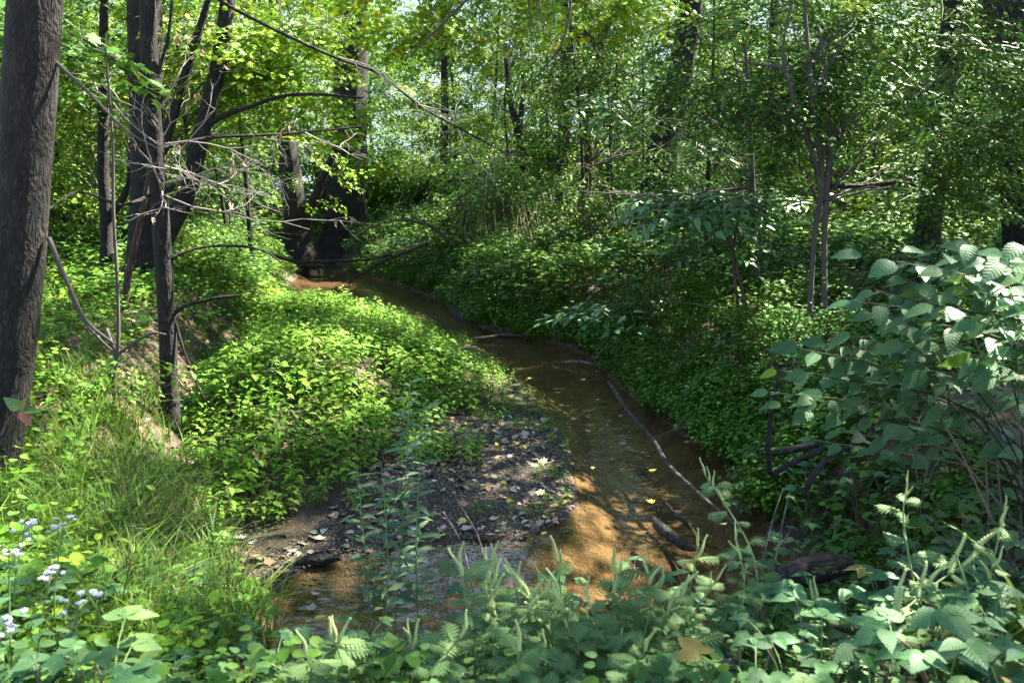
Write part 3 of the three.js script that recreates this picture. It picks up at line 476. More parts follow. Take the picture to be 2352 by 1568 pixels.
for (const [px, d, r, h, pal0] of bushes) {
  const c = at(px, 520, d), b = V(c.x, ground(c.x, c.z), c.z);
  if (sdf(WATER, b.x, b.z) < r * 0.9 || (px > 1840 && d < 20) || (px > 1380 && px < 1640 && d < 21)) continue;
  const t = thing('understory_shrub', `leafy undergrowth shrub below the far trees, ${sides(px)} of the picture`.replace('centre of the picture', 'the middle of the picture'), 'shrub', b, `undergrowth shrubs ${sides(px)}`), g = new GB(), items = [];
  for (let q = 0; q < 6; q++) { const e = V(rr(-0.7, 0.7) * r, h * rr(0.7, 1.5), rr(-0.7, 0.7) * r), s = V(rr(-0.2, 0.2), -0.1, rr(-0.2, 0.2)), m = s.clone().lerp(e, 0.5); m.y += 0.3; g.tube(spline([s, m, e], 6), [0.02, 0.018, 0.015, 0.012, 0.01, 0.007, 0.004], 5); }
  put('stem', g.build(), M.twigDark, t);
  const pal = pick(['bush', 'mid', 'elm', 'mid']);
  for (let q = 0; q < 12 + 5 * h; q++) { const a = R() * 6.283, rq = Math.sqrt(R()) * r; clump(items, V(b.x + Math.cos(a) * rq, b.y + rr(0.2, 1.25) * h, b.z + Math.sin(a) * rq), rr(0.35, 0.7), 9, R() < 0.7 ? pal : 'mid', { test: 0, thick: 0.35, s: d > 30 ? 1.3 : 1 }); }
  scatter('foliage', t, d > 30 ? SPR.far : SPR.oval, M.leaf, items.map((it) => ({ ...it, p: it.p.clone().sub(b) })));
}
// thicket arching over the far bank
reseed(505);
tree('arching_bush', 'dense bush arching low over the water at the far bank, bare stems beneath', 'bush', { depth: 24, mat: M.twigDark, seg: 7, stems: [[[1090, 620, 14], [1050, 570, 12], [990, 520, 9], [900, 505, 6], [820, 540, 4]], [[1100, 618, 12, 1], [1080, 540, 10], [1060, 470, 8], [1040, 400, 5]], [[1110, 615, 10, 1], [1130, 540, 9], [1170, 470, 7], [1220, 430, 4]]],
  crown: [[870, 535, 24, 110, 22, 8, 10, { pal: 'mid', r: 0.5 }], [980, 490, 24, 120, 50, 14, 11, { pal: 'mid', r: 0.6 }], [1080, 420, 24, 120, 80, 20, 11, { pal: 'mid', r: 0.6 }], [1180, 440, 23, 120, 60, 16, 10, { pal: 'elm', r: 0.6 }], [1050, 330, 25, 90, 60, 10, 10, { pal: 'bright', r: 0.6 }]], kind: 'oval' });
{
  const g = new GB(), b = hit(1250, 590);
  for (let k = 0; k < 110; k++) { const p = hit(rr(1060, 1420), rr(572, 596)), e = p.clone().add(V(rr(-0.5, 0.5), rr(0.7, 1.9), rr(-0.3, 0.3))), m = p.clone().lerp(e, 0.5).add(V(rr(-0.15, 0.15), 0.1, 0)), c = pick([[0.3, 0.22, 0.15], [0.45, 0.36, 0.25], [0.14, 0.09, 0.06], [0.36, 0.24, 0.17]]); g.tube(spline([p, m, e], 4), [0.012, 0.01, 0.009, 0.007, 0.004], 4, c); }
  tag(put('dry_stalks', g.build(), M.dry), 'dry brown stalks standing below the bush on the far bank', 'stalks', null, 'stuff');
}

// ---------------------------------------------------------------- ground cover
reseed(606);
function nettle(lv, ht, L) {
  const g = new GB(), sx = rr(-0.06, 0.06), sz = rr(-0.06, 0.06), P = (t) => V(sx * t * t, ht * t, sz * t * t);
  g.tube([P(0), P(0.5), P(1)], [0.004, 0.0035, 0.002], 4, [1.25, 1.1, 0.9], 0, 1, false);
  for (let k = 0; k < lv; k++) { const t = 0.35 + 0.65 * k / (lv - 1), a0 = k * 1.57 + rr(-0.3, 0.3), s = L * (k === lv - 1 ? 0.55 : 0.75 + 0.5 * Math.sin(Math.PI * (k + 0.6) / lv));
    for (const q of [0, 1]) { const a = a0 + q * Math.PI, d = V(Math.cos(a), rr(-0.1, 0.35), Math.sin(a)).normalize(), o = P(t).addScaledVector(d, 0.35 * s), n = V(rr(-0.3, 0.3), 1, rr(-0.3, 0.3)); n.addScaledVector(d, -n.dot(d)).normalize(); const b = rr(0.85, 1.15); g.leaf(o, d, n, s * rr(0.85, 1.15), s * 0.62, [b, b, b * 0.95], OVATE, 0.2, rr(0.2, 0.6)); } }
  return g.build();
}
const NET = [nettle(5, 0.3, 0.066), nettle(6, 0.34, 0.07), nettle(5, 0.27, 0.06), nettle(6, 0.32, 0.075)];
const barPal = () => { const k = rr(0.85, 1.2); return [0.165 * k * rr(0.88, 1.18), 0.34 * k, 0.022 * k]; };
const barMats = []; for (let k = 0; k < 6; k++) { const m = leafMat(0.6, 0.45, true, 0.4); m.color.setRGB(...barPal()); barMats.push(m); }
const barPlants = [];
for (let k = 0; k < 17000; k++) {
  const z = -4.6 - Math.pow(R(), 1.2) * 26, x = rr(-8.5, 1.2);
  const db = sdf(BAR, x, z); if (db > 0.12) continue;
  const dw = sdf(WATER, x, z); if (dw < 0.05) continue;
  const dg = sdf(GRAVEL, x, z), n = fbm(x * 1.6 + 4, z * 1.6, 3);
  if (dg < 0.1 + (n - 0.5) * 0.9 && !(n > (z < -7 ? 0.45 : 0.55) && z < -6.1)) continue;
  barPlants.push({ p: V(x, ground(x, z), z), dg, dw, yaw: R() * 6.28, pitch: rr(-0.15, 0.15), roll: rr(-0.15, 0.15), s: rr(0.75, 1.25) * mix(0.65, 1.05, smooth(-0.3, 0.7, dg)) * mix(0.5, 1, smooth(0.1, 1.2, dw)) * mix(0.75, 1, smooth(-20, -12, z)) * mix(0.65, 1.3, fbm(x * 1.1 + 30, z * 1.1, 2)), c: barPal() });
}
{
  // the plants that stand singly along the gravel are things; the carpet behind is one mass
  const front = barPlants.filter((q) => q.dg < 0.25 && q.p.z > -9.5).slice(0, 70), set = new Set(front);
  scatter('clearweed', scene, NET, M.leafNear, barPlants.filter((q) => !set.has(q))).forEach((m) => tag(m, 'carpet of bright green broadleaf plants covering the creek bar', 'ground cover', null, 'stuff'));
  front.forEach((q) => { const m = put('bar_plant', pick(NET), barMats[Math.floor(R() * 6)]); m.position.copy(q.p); m.rotation.y = q.yaw; m.scale.setScalar(q.s); tag(m, 'single green broadleaf plant rooted among leaf litter on the gravel bar', 'plant', 'single plants on the gravel bar'); });
}
function tuft(n, L, w, spread, c0) {
  const g = new GB();
  for (let k = 0; k < n; k++) { const a = R() * 6.283, ln = L * rr(0.5, 1.15), lean = rr(0.15, spread), b = rr(0.8, 1.25), c = R() < 0.08 ? [2.2, 1.5, 1.6] : [b * rr(0.9, 1.15), b, b * 0.9], o = V(Math.cos(a) * 0.03, 0, Math.sin(a) * 0.03), dx = Math.cos(a + rr(-0.6, 0.6)), dz = Math.sin(a + rr(-0.6, 0.6)), sx = -dz, sz = dx; let prev = null;
    for (let j = 0; j <= 5; j++) { const t = j / 5, out = lean * ln * t * t * 1.2, up = ln * (t - 0.42 * lean * t * t * t), ww = w * (1 - t * t * 0.96) * rr(0.9, 1.1), x = o.x + dx * out, z = o.z + dz * out; const A = g.v(x - sx * ww / 2, up, z - sz * ww / 2, 0, t, c), B = g.v(x + sx * ww / 2, up, z + sz * ww / 2, 1, t, c); if (prev) { g.tri(prev[0], prev[1], A); g.tri(prev[1], B, A); } prev = [A, B]; } }
  return g.build();
}
const TUFT = [tuft(16, 0.3, 0.007, 0.9), tuft(14, 0.38, 0.008, 1.0), tuft(18, 0.24, 0.006, 0.8)];
const TALL = [tuft(12, 0.6, 0.011, 0.9), tuft(10, 0.72, 0.012, 0.8), tuft(12, 0.5, 0.01, 1.0)];
// low broad-leaved cover
function lowLeaf(n, ht, L, W, prof) { const g = new GB(); for (let k = 0; k < n; k++) { const a = R() * 6.283, r = rr(0.02, 0.13), h = ht * rr(0.4, 1), d = V(Math.cos(a), rr(-0.3, 0.3), Math.sin(a)).normalize(), nn = V(rr(-0.4, 0.4), 1, rr(-0.4, 0.4)); nn.addScaledVector(d, -nn.dot(d)).normalize(); const o = V(Math.cos(a) * r, h, Math.sin(a) * r), b = rr(0.75, 1.25), s = rr(0.7, 1.2); if (k % 2) g.tube([V(0, 0, 0), V(o.x * 0.4, h * 0.7, o.z * 0.4), o], [0.003, 0.0025, 0.0015], 3, [1.1, 0.9, 0.6], 0, 1, false); g.leaf(o, d, nn, L * s, W * s, [b * rr(0.9, 1.1), b, b], prof, 0.12, rr(0, 0.4)); } return g.build(); }
const LOW = [lowLeaf(14, 0.22, 0.06, 0.045, ROUND), lowLeaf(16, 0.3, 0.055, 0.04, ROUND), lowLeaf(12, 0.18, 0.075, 0.05, OVATE)];
const LOWFINE = [lowLeaf(22, 0.24, 0.035, 0.028, ROUND), lowLeaf(24, 0.3, 0.03, 0.024, ROUND)];
const BIGLOW = [lowLeaf(12, 0.4, 0.12, 0.08, OVATE), lowLeaf(12, 0.5, 0.11, 0.07, OVATE)];
{
  const grass = [], tall = [], low = [], right = [], rightFine = [], farLow = [], nearLow = [];
  for (let k = 0; k < 20000; k++) {   // left bank
    const z = -3.2 - Math.pow(R(), 1.5) * 30, x = rr(-16, 0.5) * (z > -8 ? 0.55 : 1);
    if (x > midX(z) || sdf(WATER, x, z) < 0.15 || sdf(BAR, x, z) < 0.1 || (z > -4.4 && x > -1.3)) continue;
    const n = fbm(x * 0.8, z * 0.8 + 50, 3), p = V(x, ground(x, z), z), bank = z < -6.8 && z > -13.5 && sdf(BAR, x, z) < 1.3;
    if (bank && R() < 0.62) continue;
    if (n > 0.4 || z > -6.2) grass.push({ p, yaw: R() * 6.3, s: rr(0.7, 1.25), pitch: rr(-0.2, 0.2), roll: rr(-0.2, 0.2), c: [0.115 * rr(0.75, 1.25), 0.225 * rr(0.8, 1.15), 0.03] });
    if ((n < 0.5 || R() < 0.2) && (z < -6.5 || R() < 0.3)) low.push({ p, yaw: R() * 6.3, s: rr(0.7, 1.3) * (z < -11 ? 1.4 : 1), c: tint(pick(['mid', 'mid', 'bright'])) });
  }
  for (let k = 0; k < 260; k++) { const p = hit(rr(250, 640), rr(1160, 1500)); if (sdf(WATER, p.x, p.z) < 0.1 || sdf(BAR, p.x, p.z) < 0) continue; tall.push({ p, yaw: R() * 6.3, s: rr(0.5, 0.85), c: R() < 0.22 ? [0.28, 0.22, 0.14] : [0.12 * rr(0.8, 1.2), 0.22 * rr(0.8, 1.2), 0.045] }); }
  for (let k = 0; k < 15000; k++) {   // right bank
    const z = -4.4 - Math.pow(R(), 1.4) * 26, x = midX(z) + Math.pow(R(), 1.3) * 14;
    const dw = sdf(WATER, x, z); if (dw < 0.04) continue;
    const n = fbm(x * 0.9 + 9, z * 0.9, 3), p = V(x, ground(x, z), z), it = { p, yaw: R() * 6.3, pitch: rr(-0.25, 0.25), roll: rr(-0.25, 0.25), s: rr(0.7, 1.3) * (z < -12 ? 1.3 : 1) };
    if (dw > 0.9 && n < 0.5) { if (R() < 0.04) right.push({ ...it, s: it.s * rr(1.2, 1.9), c: tint('bush') }); continue; }
    if (dw < 1.4 && n > 0.4) rightFine.push({ ...it, s: it.s * mix(0.6, 1.6, fbm(x * 2.2, z * 2.2 + 8, 2)), c: [0.085 * rr(0.8, 1.2), 0.21 * rr(0.8, 1.2), 0.018] });
    else right.push({ ...it, c: tint(pick(['mid', 'elm', 'bush', 'mid'])) });
  }
  for (let k = 0; k < 2600; k++) {   // overhanging fringe along the right water edge
    const i = 26 + Math.floor(R() * 13), [ax, az] = WATER[i], [bx, bz] = WATER[i + 1], t = R(), x = mix(ax, bx, t) + rr(0.02, 0.45), z = mix(az, bz, t) + rr(-0.2, 0.05), dw = sdf(WATER, x, z);
    if (dw < 0.02 || dw > 0.6 || fbm(x * 2 + 3, z * 2, 3) < 0.47) continue;
    rightFine.push({ p: V(x, ground(x, z), z), yaw: R() * 6.3, pitch: rr(-0.4, 0.4), roll: rr(-0.1, 0.6), s: rr(0.8, 1.4), c: [0.085 * rr(0.8, 1.2), 0.21 * rr(0.8, 1.2), 0.018] });
  }
  for (let k = 0; k < 9000; k++) { const px = rr(-60, 2420), d = 15 + 45 * Math.pow(R(), 1.3), c = at(px, 500, d); if (sdf(WATER, c.x, c.z) < 0.3 || sdf(BAR, c.x, c.z) < 0.2) continue; farLow.push({ p: V(c.x, ground(c.x, c.z), c.z), yaw: R() * 6.3, s: rr(0.8, 1.6) * (d > 30 ? 1.5 : 1), c: tint(pick(['mid', 'elm', 'bush', 'bright'])) }); }
  for (let k = 0; k < 700; k++) { const x = rr(-3.2, 3.6), z = rr(-4.1, -1.3); if (sdf(WATER, x, z) < 0.25 || (x > -1.6 && x < 0.2 && z < -2.9)) continue; nearLow.push({ p: V(x, ground(x, z), z), yaw: R() * 6.3, s: rr(0.6, 1.05), pitch: rr(-0.2, 0.2), roll: rr(-0.2, 0.2), c: tint(pick(['bush', 'mid', 'bush', 'elm'])) }); }
  const st = (nm, geos, mat, items, label, cat) => scatter(nm, scene, geos, mat, items).forEach((m) => tag(m, label, cat, null, 'stuff'));
  st('grass', TUFT, M.grass, grass, 'fresh green grass covering the left bank', 'grass');
  st('tall_grass', TALL, M.grass, tall, 'tall green and straw coloured grass beside the near pool', 'grass');
  st('left_undergrowth', LOW, M.leaf, low, 'low leafy weeds between grass on the left bank', 'ground cover');
  st('right_undergrowth', LOW, M.leaf, right, 'dark low leafy weeds covering the right bank', 'ground cover');
  st('small_leaf_undergrowth', LOWFINE, M.leaf, rightFine, 'small bright leaves hanging over the right water edge', 'ground cover');
  st('near_undergrowth', LOW, M.leafNear, nearLow, 'low leafy weeds carpeting the near bank at the bottom edge', 'ground cover');
  st('far_undergrowth', BIGLOW, M.leaf, farLow, 'leafy ground cover under the trees beyond the creek', 'ground cover');
}

// ---------------------------------------------------------------- gravel bar, pebbles and fallen leaves
reseed(707);
const FALL = []; for (let k = 0; k < 4; k++) { const g = new GB(); k < 2 ? g.leaf(V(0, 0.008, -0.04), V(0, 0, 1), V(0, 1, 0), 0.085, 0.06, [1, 1, 1], OVATE, rr(0.2, 0.5), rr(-0.2, 0.3)) : g.maple(V(0, 0.012, -0.045), V(0, 0, 1), V(0, 1, 0), 0.09, [1, 1, 1], k === 2 ? 0.35 : -0.25); FALL.push(g.build()); }
const fallCol = () => pick([[0.4, 0.28, 0.17], [0.46, 0.35, 0.23], [0.28, 0.18, 0.1], [0.34, 0.23, 0.14], [0.2, 0.125, 0.07], [0.42, 0.31, 0.21], [0.18, 0.11, 0.065], [0.14, 0.09, 0.055]]).map((v) => v * rr(0.75, 1.1));
{
  const bar = new THREE.Group(); bar.name = 'gravel_bar'; scene.add(bar); tag(bar, 'dark gravel bar strewn with fallen leaves at the creek bend', 'gravel bar', null, 'structure');
  const pg = [0, 1, 2].map((k) => { const g = new THREE.IcosahedronGeometry(0.014, 1), p = g.attributes.position; for (let i = 0; i < p.count; i++) { const x = p.getX(i), y = p.getY(i), z = p.getZ(i), n = 0.75 + 0.5 * vnoise(x * 90 + k * 7 + z * 60, y * 90 + 20); p.setXYZ(i, x * n * 1.2, y * n * 0.6, z * n); } g.computeVertexNormals(); return g; });
  const peb = [], lit = [], singles = [];
  for (let k = 0; k < 30000; k++) { const z = rr(-10.5, -5), x = rr(-2.2, 1.2), dg = sdf(GRAVEL, x, z); if (dg > 0.05) continue; const y = ground(x, z); if (y < -0.06) continue; const b = rr(0.5, 1.4) * 0.09; peb.push({ p: V(x, y + 0.003, z), yaw: R() * 6, pitch: rr(-0.4, 0.4), s: rr(0.25, 0.8), c: [b * 1.3, b * 0.98, b * 0.68] }); }
  scatter('pebbles', bar, pg, M.pebble, peb);
  for (let k = 0; k < 3600; k++) { const z = rr(-10.8, -4.8), x = rr(-2.4, 1.2), dg = sdf(GRAVEL, x, z); if (dg > 0.35) continue; const y = ground(x, z); if (y < 0.0 || (dg > -0.1 && R() < 0.4)) continue; if (fbm(x * 2.5, z * 2.5 + 30, 3) < 0.42 && R() < 0.75) continue; const yellow = R() < 0.03, pale = R() < 0.02; lit.push({ p: V(x, y + 0.006, z), yaw: R() * 6.3, pitch: rr(-0.35, 0.35), roll: rr(-0.5, 0.5), s: rr(0.4, 1), c: yellow ? [0.6, 0.42, 0.06] : pale ? [0.55, 0.6, 0.55] : fallCol() }); }
  lit.sort((a, b) => b.p.z + b.s * 0.8 - a.p.z - a.s * 0.8);
  const mats = {};
  lit.slice(0, 300).forEach((q) => { const key = q.c.map((v) => Math.round(v * 16)).join(); const mt = mats[key] ??= new THREE.MeshStandardMaterial({ color: new THREE.Color(...q.c), roughness: 0.85, side: THREE.DoubleSide }); const m = put('leaf', pick(FALL), mt, bar); m.position.copy(q.p); m.rotation.set(q.pitch, q.yaw, q.roll, 'YXZ'); m.scale.setScalar(q.s); });
  scatter('leaf_litter', bar, FALL, M.dry, lit.slice(300));
  const rest = [];
  for (let k = 0; k < 9000; k++) { const z = -2.2 - Math.pow(R(), 1.6) * 24, x = rr(-9, 11); const y = ground(x, z); if (y < 0.03 || sdf(BAR, x, z) < -0.2) continue; rest.push({ p: V(x, y + 0.01, z), yaw: R() * 6.3, pitch: rr(-0.5, 0.5), roll: rr(-0.5, 0.5), s: rr(0.6, 1.2), c: fallCol() }); }
  const floating = [];
  for (let k = 0; k < 260; k++) { const z = rr(-13, -4.4), x = rr(-1.6, 2); const dw = sdf(WATER, x, z); if (dw > -0.04 || R() > 0.15 + 0.6 * smooth(-0.35, -0.05, dw)) continue; floating.push({ p: V(x, 0.004, z), yaw: R() * 6.3, pitch: rr(-0.08, 0.08), roll: rr(-0.08, 0.08), s: rr(0.4, 0.9), c: R() < 0.35 ? [0.5, 0.38, 0.08] : fallCol() }); }
  scatter('floating_litter', scene, FALL, M.dry, floating).forEach((m) => tag(m, 'small fallen leaves drifting on the shallow brown water', 'leaf litter', null, 'stuff'));
  scatter('leaf_litter', scene, FALL, M.dry, rest).forEach((m) => tag(m, 'brown fallen leaves lying over the woodland floor', 'leaf litter', null, 'stuff'));
}

// ---------------------------------------------------------------- deadwood in and beside the creek
reseed(808);
function wood(name, label, list, depth, mat, o = {}) { const g = limb(list, depth, { seg: 9, bump: o.bump ?? 0.12 }), m0 = V(0, 0, 0); g.path.forEach((p) => m0.add(p)); m0.divideScalar(g.path.length); const t = put(name, toLocal(g.build(), m0), mat); t.position.copy(m0); tag(t, label, o.cat ?? 'branch', o.group); return t; }
const dz = (px, py, h = 0) => -onLevel(px, py, h).z;
wood('fallen_branch', 'long pale bare branch leaning across the brown water', [[1398, 876, 8], [1448, 952, 11], [1500, 1010, 12], [1535, 1068, 12], [1610, 1138, 12], [1690, 1205, 10]], [dz(1398, 876, 0.45), dz(1690, 1205, 0.25)], M.driftGrey, { bump: 0.3 });
{ const t = thing('snagged_twig', 'small bare forked twig resting on the long fallen branch over the water', 'twig', at(1500, 1010, dz(1500, 1010, 0.36))), g = new GB(); twigs(g, V(0, 0, 0), V(0.8, 0.35, -0.2).normalize(), 0.5, 0.007, 2, { kids: 3, wob: 0.4 }); put('twig', g.build(), M.driftGrey, t); }
wood('sunken_log', 'short dark wet log half sunk near the right water edge', [[1500, 1184, 8], [1508, 1200, 22], [1524, 1217, 26], [1548, 1236, 24], [1575, 1255, 20], [1600, 1262, 8]], [dz(1505, 1192, 0.0), dz(1610, 1275, -0.02)], M.wetWood, { cat: 'log', bump: 0.4 });
wood('sunken_twig', 'thin dark twig curving out of the water beside the wet log', [[1527, 1152, 6], [1560, 1190, 9], [1590, 1215, 9], [1610, 1245, 8], [1660, 1262, 5]], [dz(1527, 1152, 0.05), dz(1660, 1262)], M.wetWood);
wood('waterlogged_bark', 'black waterlogged piece of wood at the edge of the near pool', [[678, 1294, 20], [705, 1288, 28], [740, 1286, 28], [780, 1280, 14]], [dz(678, 1292, 0.04), dz(780, 1282, 0.04)], M.wetWood, { cat: 'log', bump: 0.25 });
wood('bank_twig', 'thin dark twig lying on mud beside the black wood', [[600, 1372, 6], [640, 1345, 7], [672, 1318, 5]], [dz(600, 1372, 0.06), dz(672, 1318, 0.06)], M.wetWood);
wood('driftwood', 'dark driftwood caught below the right bank at the creek bend', [[1040, 712, 16], [1075, 745, 20], [1110, 765, 16], [1180, 768, 8]], [dz(1040, 712, 0.1), dz(1180, 768, 0.05)], M.wetWood, { cat: 'log' });
wood('pale_driftwood', 'thin pale stick lying on the water below the bank bend', [[1070, 778, 5], [1110, 776, 8], [1160, 770, 7], [1215, 772, 4]], [dz(1070, 778, 0.05), dz(1215, 772, 0.05)], M.driftGrey);
wood('water_stick', 'little pale stick floating on the creek beneath the right bank', [[1280, 832, 4], [1330, 830, 7], [1385, 842, 6]], [dz(1280, 832, 0.03), dz(1385, 842, 0.03)], M.barkPale);
wood('creek_snag', 'bare grey branch reaching down into the water at the far bend', [[980, 560, 7], [930, 580, 8], [880, 600, 8], [830, 628, 6], [800, 652, 4]], [23, 25], M.driftGrey);
wood('creek_snag', 'low grey dead branch hanging over the far end of the creek', [[600, 575, 6], [680, 602, 7], [760, 600, 7], [840, 596, 5], [900, 585, 4]], [22, 24], M.bark);
wood('mossy_log', 'thick dark fallen log on the bank behind the leafy far pool', [[600, 606, 14], [650, 611, 22], [700, 612, 20], [740, 610, 10]], [31, 30], M.wetWood, { cat: 'log' });
wood('rotting_stump', 'reddish brown rotting log under leaves at the lower right', [[1780, 1330, 50], [1830, 1318, 70], [1890, 1302, 66], [1950, 1295, 40]], [4.1, 4.3], M.barkRed, { cat: 'log', bump: 0.3 });
wood('dead_branch', 'grey dead branch propped upright in the right bank weeds', [[1768, 1088, 14], [1765, 1010, 13], [1775, 940, 10], [1785, 880, 8]], [5.0, 5.0], M.bark);
wood('dead_branch', 'pale forked stick sloping up beside the upright dead branch', [[1772, 1092, 14], [1820, 1062, 15], [1870, 1040, 14], [1900, 1028, 10]], [5.0, 5.1], M.bark);
wood('dead_branch', 'dark broken branch lying level behind the pale forked stick', [[1760, 1045, 14], [1820, 1032, 18], [1890, 1015, 14]], [5.4, 5.5], M.bark);
wood('dead_branch', 'dark curved branch hooking down under the right bank leaves', [[1845, 1140, 16], [1870, 1090, 17], [1905, 1050, 14], [1960, 1020, 8]], [4.8, 5.0], M.bark);

for (const [a, b, c, d, lb] of [[1018, 1175, 1092, 1318, 'thin whitish dead stem slanting before the gravel, the longer of a pair'], [1060, 1165, 1128, 1300, 'thin whitish dead stem slanting just right of its longer neighbour'], [1800, 1120, 1745, 1260, 'pale dry stem standing aslant before the right bank weeds'], [1815, 1125, 1770, 1290, 'second pale dry stem right of the slanting one']]) wood('dry_stem', lb, [[c, d + 60, 5], [(a + c) / 2 + 4, (b + d) / 2, 4], [a, b, 2]], [4.0, 4.2], M.barkPale, { cat: 'stem' });
wood('dry_stem', 'long pale dry stem arching low over the near pool', [[920, 1268, 3], [980, 1262, 4], [1040, 1275, 4], [1105, 1330, 4]], [4.7, 4.2], M.barkPale, { cat: 'stem' });

// ---------------------------------------------------------------- foreground plants, leaf by leaf
reseed(909);
const leafGeo = (prof, W, fold, droop, c = [1, 1, 1]) => { const g = new GB(); g.leaf(V(0, 0, 0), V(0, 0, 1), V(0, 1, 0), 1, W, c, prof, fold, droop); return g.build(); };
const LG = { broad: [leafGeo(SERR, 0.56, 0.16, 0.22), leafGeo(SERR, 0.5, 0.28, 0.35), leafGeo(SERR, 0.6, 0.08, 0.12)], lance: [leafGeo(LANCE, 0.26, 0.2, 0.25), leafGeo(LANCE, 0.22, 0.25, 0.5)], ovate: [leafGeo(SERR, 0.66, 0.15, 0.3), leafGeo(SERR, 0.6, 0.25, 0.15)] };
const tintMats = {};
const tinted = (pal, v) => tintMats[pal + (v = Math.abs(v) % 12)] ??= (() => { const m = leafMat(0.48, 0.4, true, 0.3); const c = PAL[pal][v % 3], k = [1, 0.82, 1.2, 1.08][v % 4]; m.color.setRGB(c[0] * k, c[1] * k, c[2] * k); return m; })();
PAL.front = [[0.105, 0.235, 0.09], [0.09, 0.21, 0.08], [0.125, 0.26, 0.1]];
PAL.weed = [[0.18, 0.31, 0.1], [0.155, 0.28, 0.09], [0.205, 0.335, 0.11]];
PAL.wand = [[0.152, 0.256, 0.128], [0.128, 0.232, 0.112], [0.176, 0.288, 0.144]];
PAL.yellow = [[0.45, 0.38, 0.09], [0.4, 0.3, 0.08], [0.4, 0.4, 0.12]];
function addLeaf(t, geos, mat, p, d, n, s, name = 'leaf') {
  const m = put(name, pick(geos), mat, t), z = d.clone().normalize(), y = n.clone().addScaledVector(z, -n.dot(z)).normalize(), x = V(0, 0, 0).crossVectors(y, z);
  m.position.copy(p); m.quaternion.setFromRotationMatrix(new THREE.Matrix4().makeBasis(x, y, z)); m.scale.setScalar(s); return m;
}
const stemGeo = (pts, r0, r1, n = 8, seg = 5) => { const g = new GB(), P = spline(pts, n); g.tube(P, P.map((_, k) => mix(r0, r1, k / n)), seg); const b = g.build(); b.userData = {}; return [b, P]; };

// the broad-leaved shrub on the right: arching stems, leafy twigs in tiers
{
  const b = V(3.0, ground(3.0, -3.9), -3.9), t = thing('broadleaf_shrub', 'big shrub with large dull bluish green leaves filling the right foreground', 'shrub', b);
  const tips = [[1985, 585, 3.9], [2080, 640, 3.8], [2010, 665, 3.9], [2120, 575, 3.5], [2230, 560, 3.3], [2300, 600, 3.2], [2200, 660, 3.5], [2330, 690, 3.2], [2100, 730, 3.9], [2010, 720, 4.1], [2250, 740, 3.4], [2160, 790, 3.9], [2320, 800, 3.4], [1900, 790, 4.3], [1790, 850, 4.4], [1860, 860, 4.3], [1960, 840, 4.2], [2050, 850, 4.1], [1800, 930, 4.5], [1880, 920, 4.4], [1990, 920, 4.3], [2100, 900, 4.2], [2220, 880, 4.0], [1930, 990, 4.5], [2060, 980, 4.4], [2340, 920, 3.8], [2180, 970, 4.2], [2300, 1010, 4.0], [1870, 1010, 4.7], [2240, 620, 3.7], [2350, 560, 3.3], [2280, 690, 3.7], [2060, 600, 3.7], [2150, 700, 3.6], [1960, 690, 4.1], [2080, 790, 3.9], [2240, 820, 3.6], [1840, 800, 4.3], [1770, 900, 4.5], [1960, 770, 4.2], [2130, 850, 3.9], [2290, 860, 3.5], [2010, 880, 4.2], [2170, 620, 3.4]];
  tips.forEach(([px, py, d], k) => {
    const e = at(px, py, d), s = b.clone().add(V(rr(-0.5, 0.5), 0, rr(-0.4, 0.4))); s.y = ground(s.x, s.z) - 0.05;
    const m = s.clone().lerp(e, 0.55); m.y = mix(s.y, e.y, 0.85) + 0.05;
    const [g, P] = stemGeo([s, m, e], 0.006, 0.002, 10); put('stem', toLocal(g, b), k % 3 ? M.stemRed : M.bark, t);
    const dir = P[10].clone().sub(P[7]).normalize(), hz = V(dir.x, 0, dir.z).normalize(), sd = V(-hz.z, 0, hz.x);
    for (let q = 0; q < 10; q++) {
      const u = q / 9, o = P[10].clone().lerp(P[6], u * 0.9), side = q % 2 ? 1 : -1;
      const d2 = (q === 0 ? hz.clone() : hz.clone().multiplyScalar(0.5).addScaledVector(sd, side)).add(V(rr(-0.3, 0.3), rr(-0.55, 0.1), rr(-0.2, 0.45))).normalize();
      const n = V(rr(-0.45, 0.3), 1, rr(0.25, 1.5)).normalize(), s2 = rr(0.085, 0.165);
      addLeaf(t, LG.broad, R() < 0.02 ? tinted('bright', k) : tinted('front', k + q), o.addScaledVector(d2, 0.012).sub(b), d2, n, s2);
    }
  });
}
// upright leafy wands in front of the pool
function wand(px, py0, py1, d, lean, pal = 'front', label = '', leafS = 0.1, nLeaf = 26) {
  const s = at(px, py0, d), b = V(s.x, ground(s.x, s.z), s.z), e = at(px + lean, py1, d), t = thing('goldenrod', label, 'plant', b, null);
  const m = b.clone().lerp(e, 0.5); m.x += rr(-0.03, 0.03);
  const [g, P] = stemGeo([b.clone().add(V(0, -0.04, 0)), m, e], 0.006, 0.002, 12); put('stem', toLocal(g, b), M.stem, t);
  for (let k = 0; k < nLeaf; k++) { const u = 0.2 + 0.8 * k / nLeaf, o = P[0].clone().lerp(e, 0); const i = u * 12, i0 = Math.min(11, Math.floor(i)); o.copy(P[i0]).lerp(P[i0 + 1], i - i0); const a = k * 2.4 + rr(-0.3, 0.3), d2 = V(Math.cos(a), rr(0.1, 0.55), Math.sin(a)).normalize(); addLeaf(t, LG.lance, tinted(pal, k), o.sub(b), d2, V(rr(-0.2, 0.2), 1, rr(0.2, 0.9)), leafS * 1.35 * rr(0.75, 1.15) * (1.15 - 0.5 * u)); }
  return t;
}
wand(900, 1400, 870, 4.5, 42, 'wand', 'tallest leafy wand rising in front of the pool, narrow grey green leaves', 0.12, 56);
wand(960, 1390, 930, 4.4, 14, 'wand', 'leafy wand with narrow leaves just beside the tallest one', 0.11, 48);
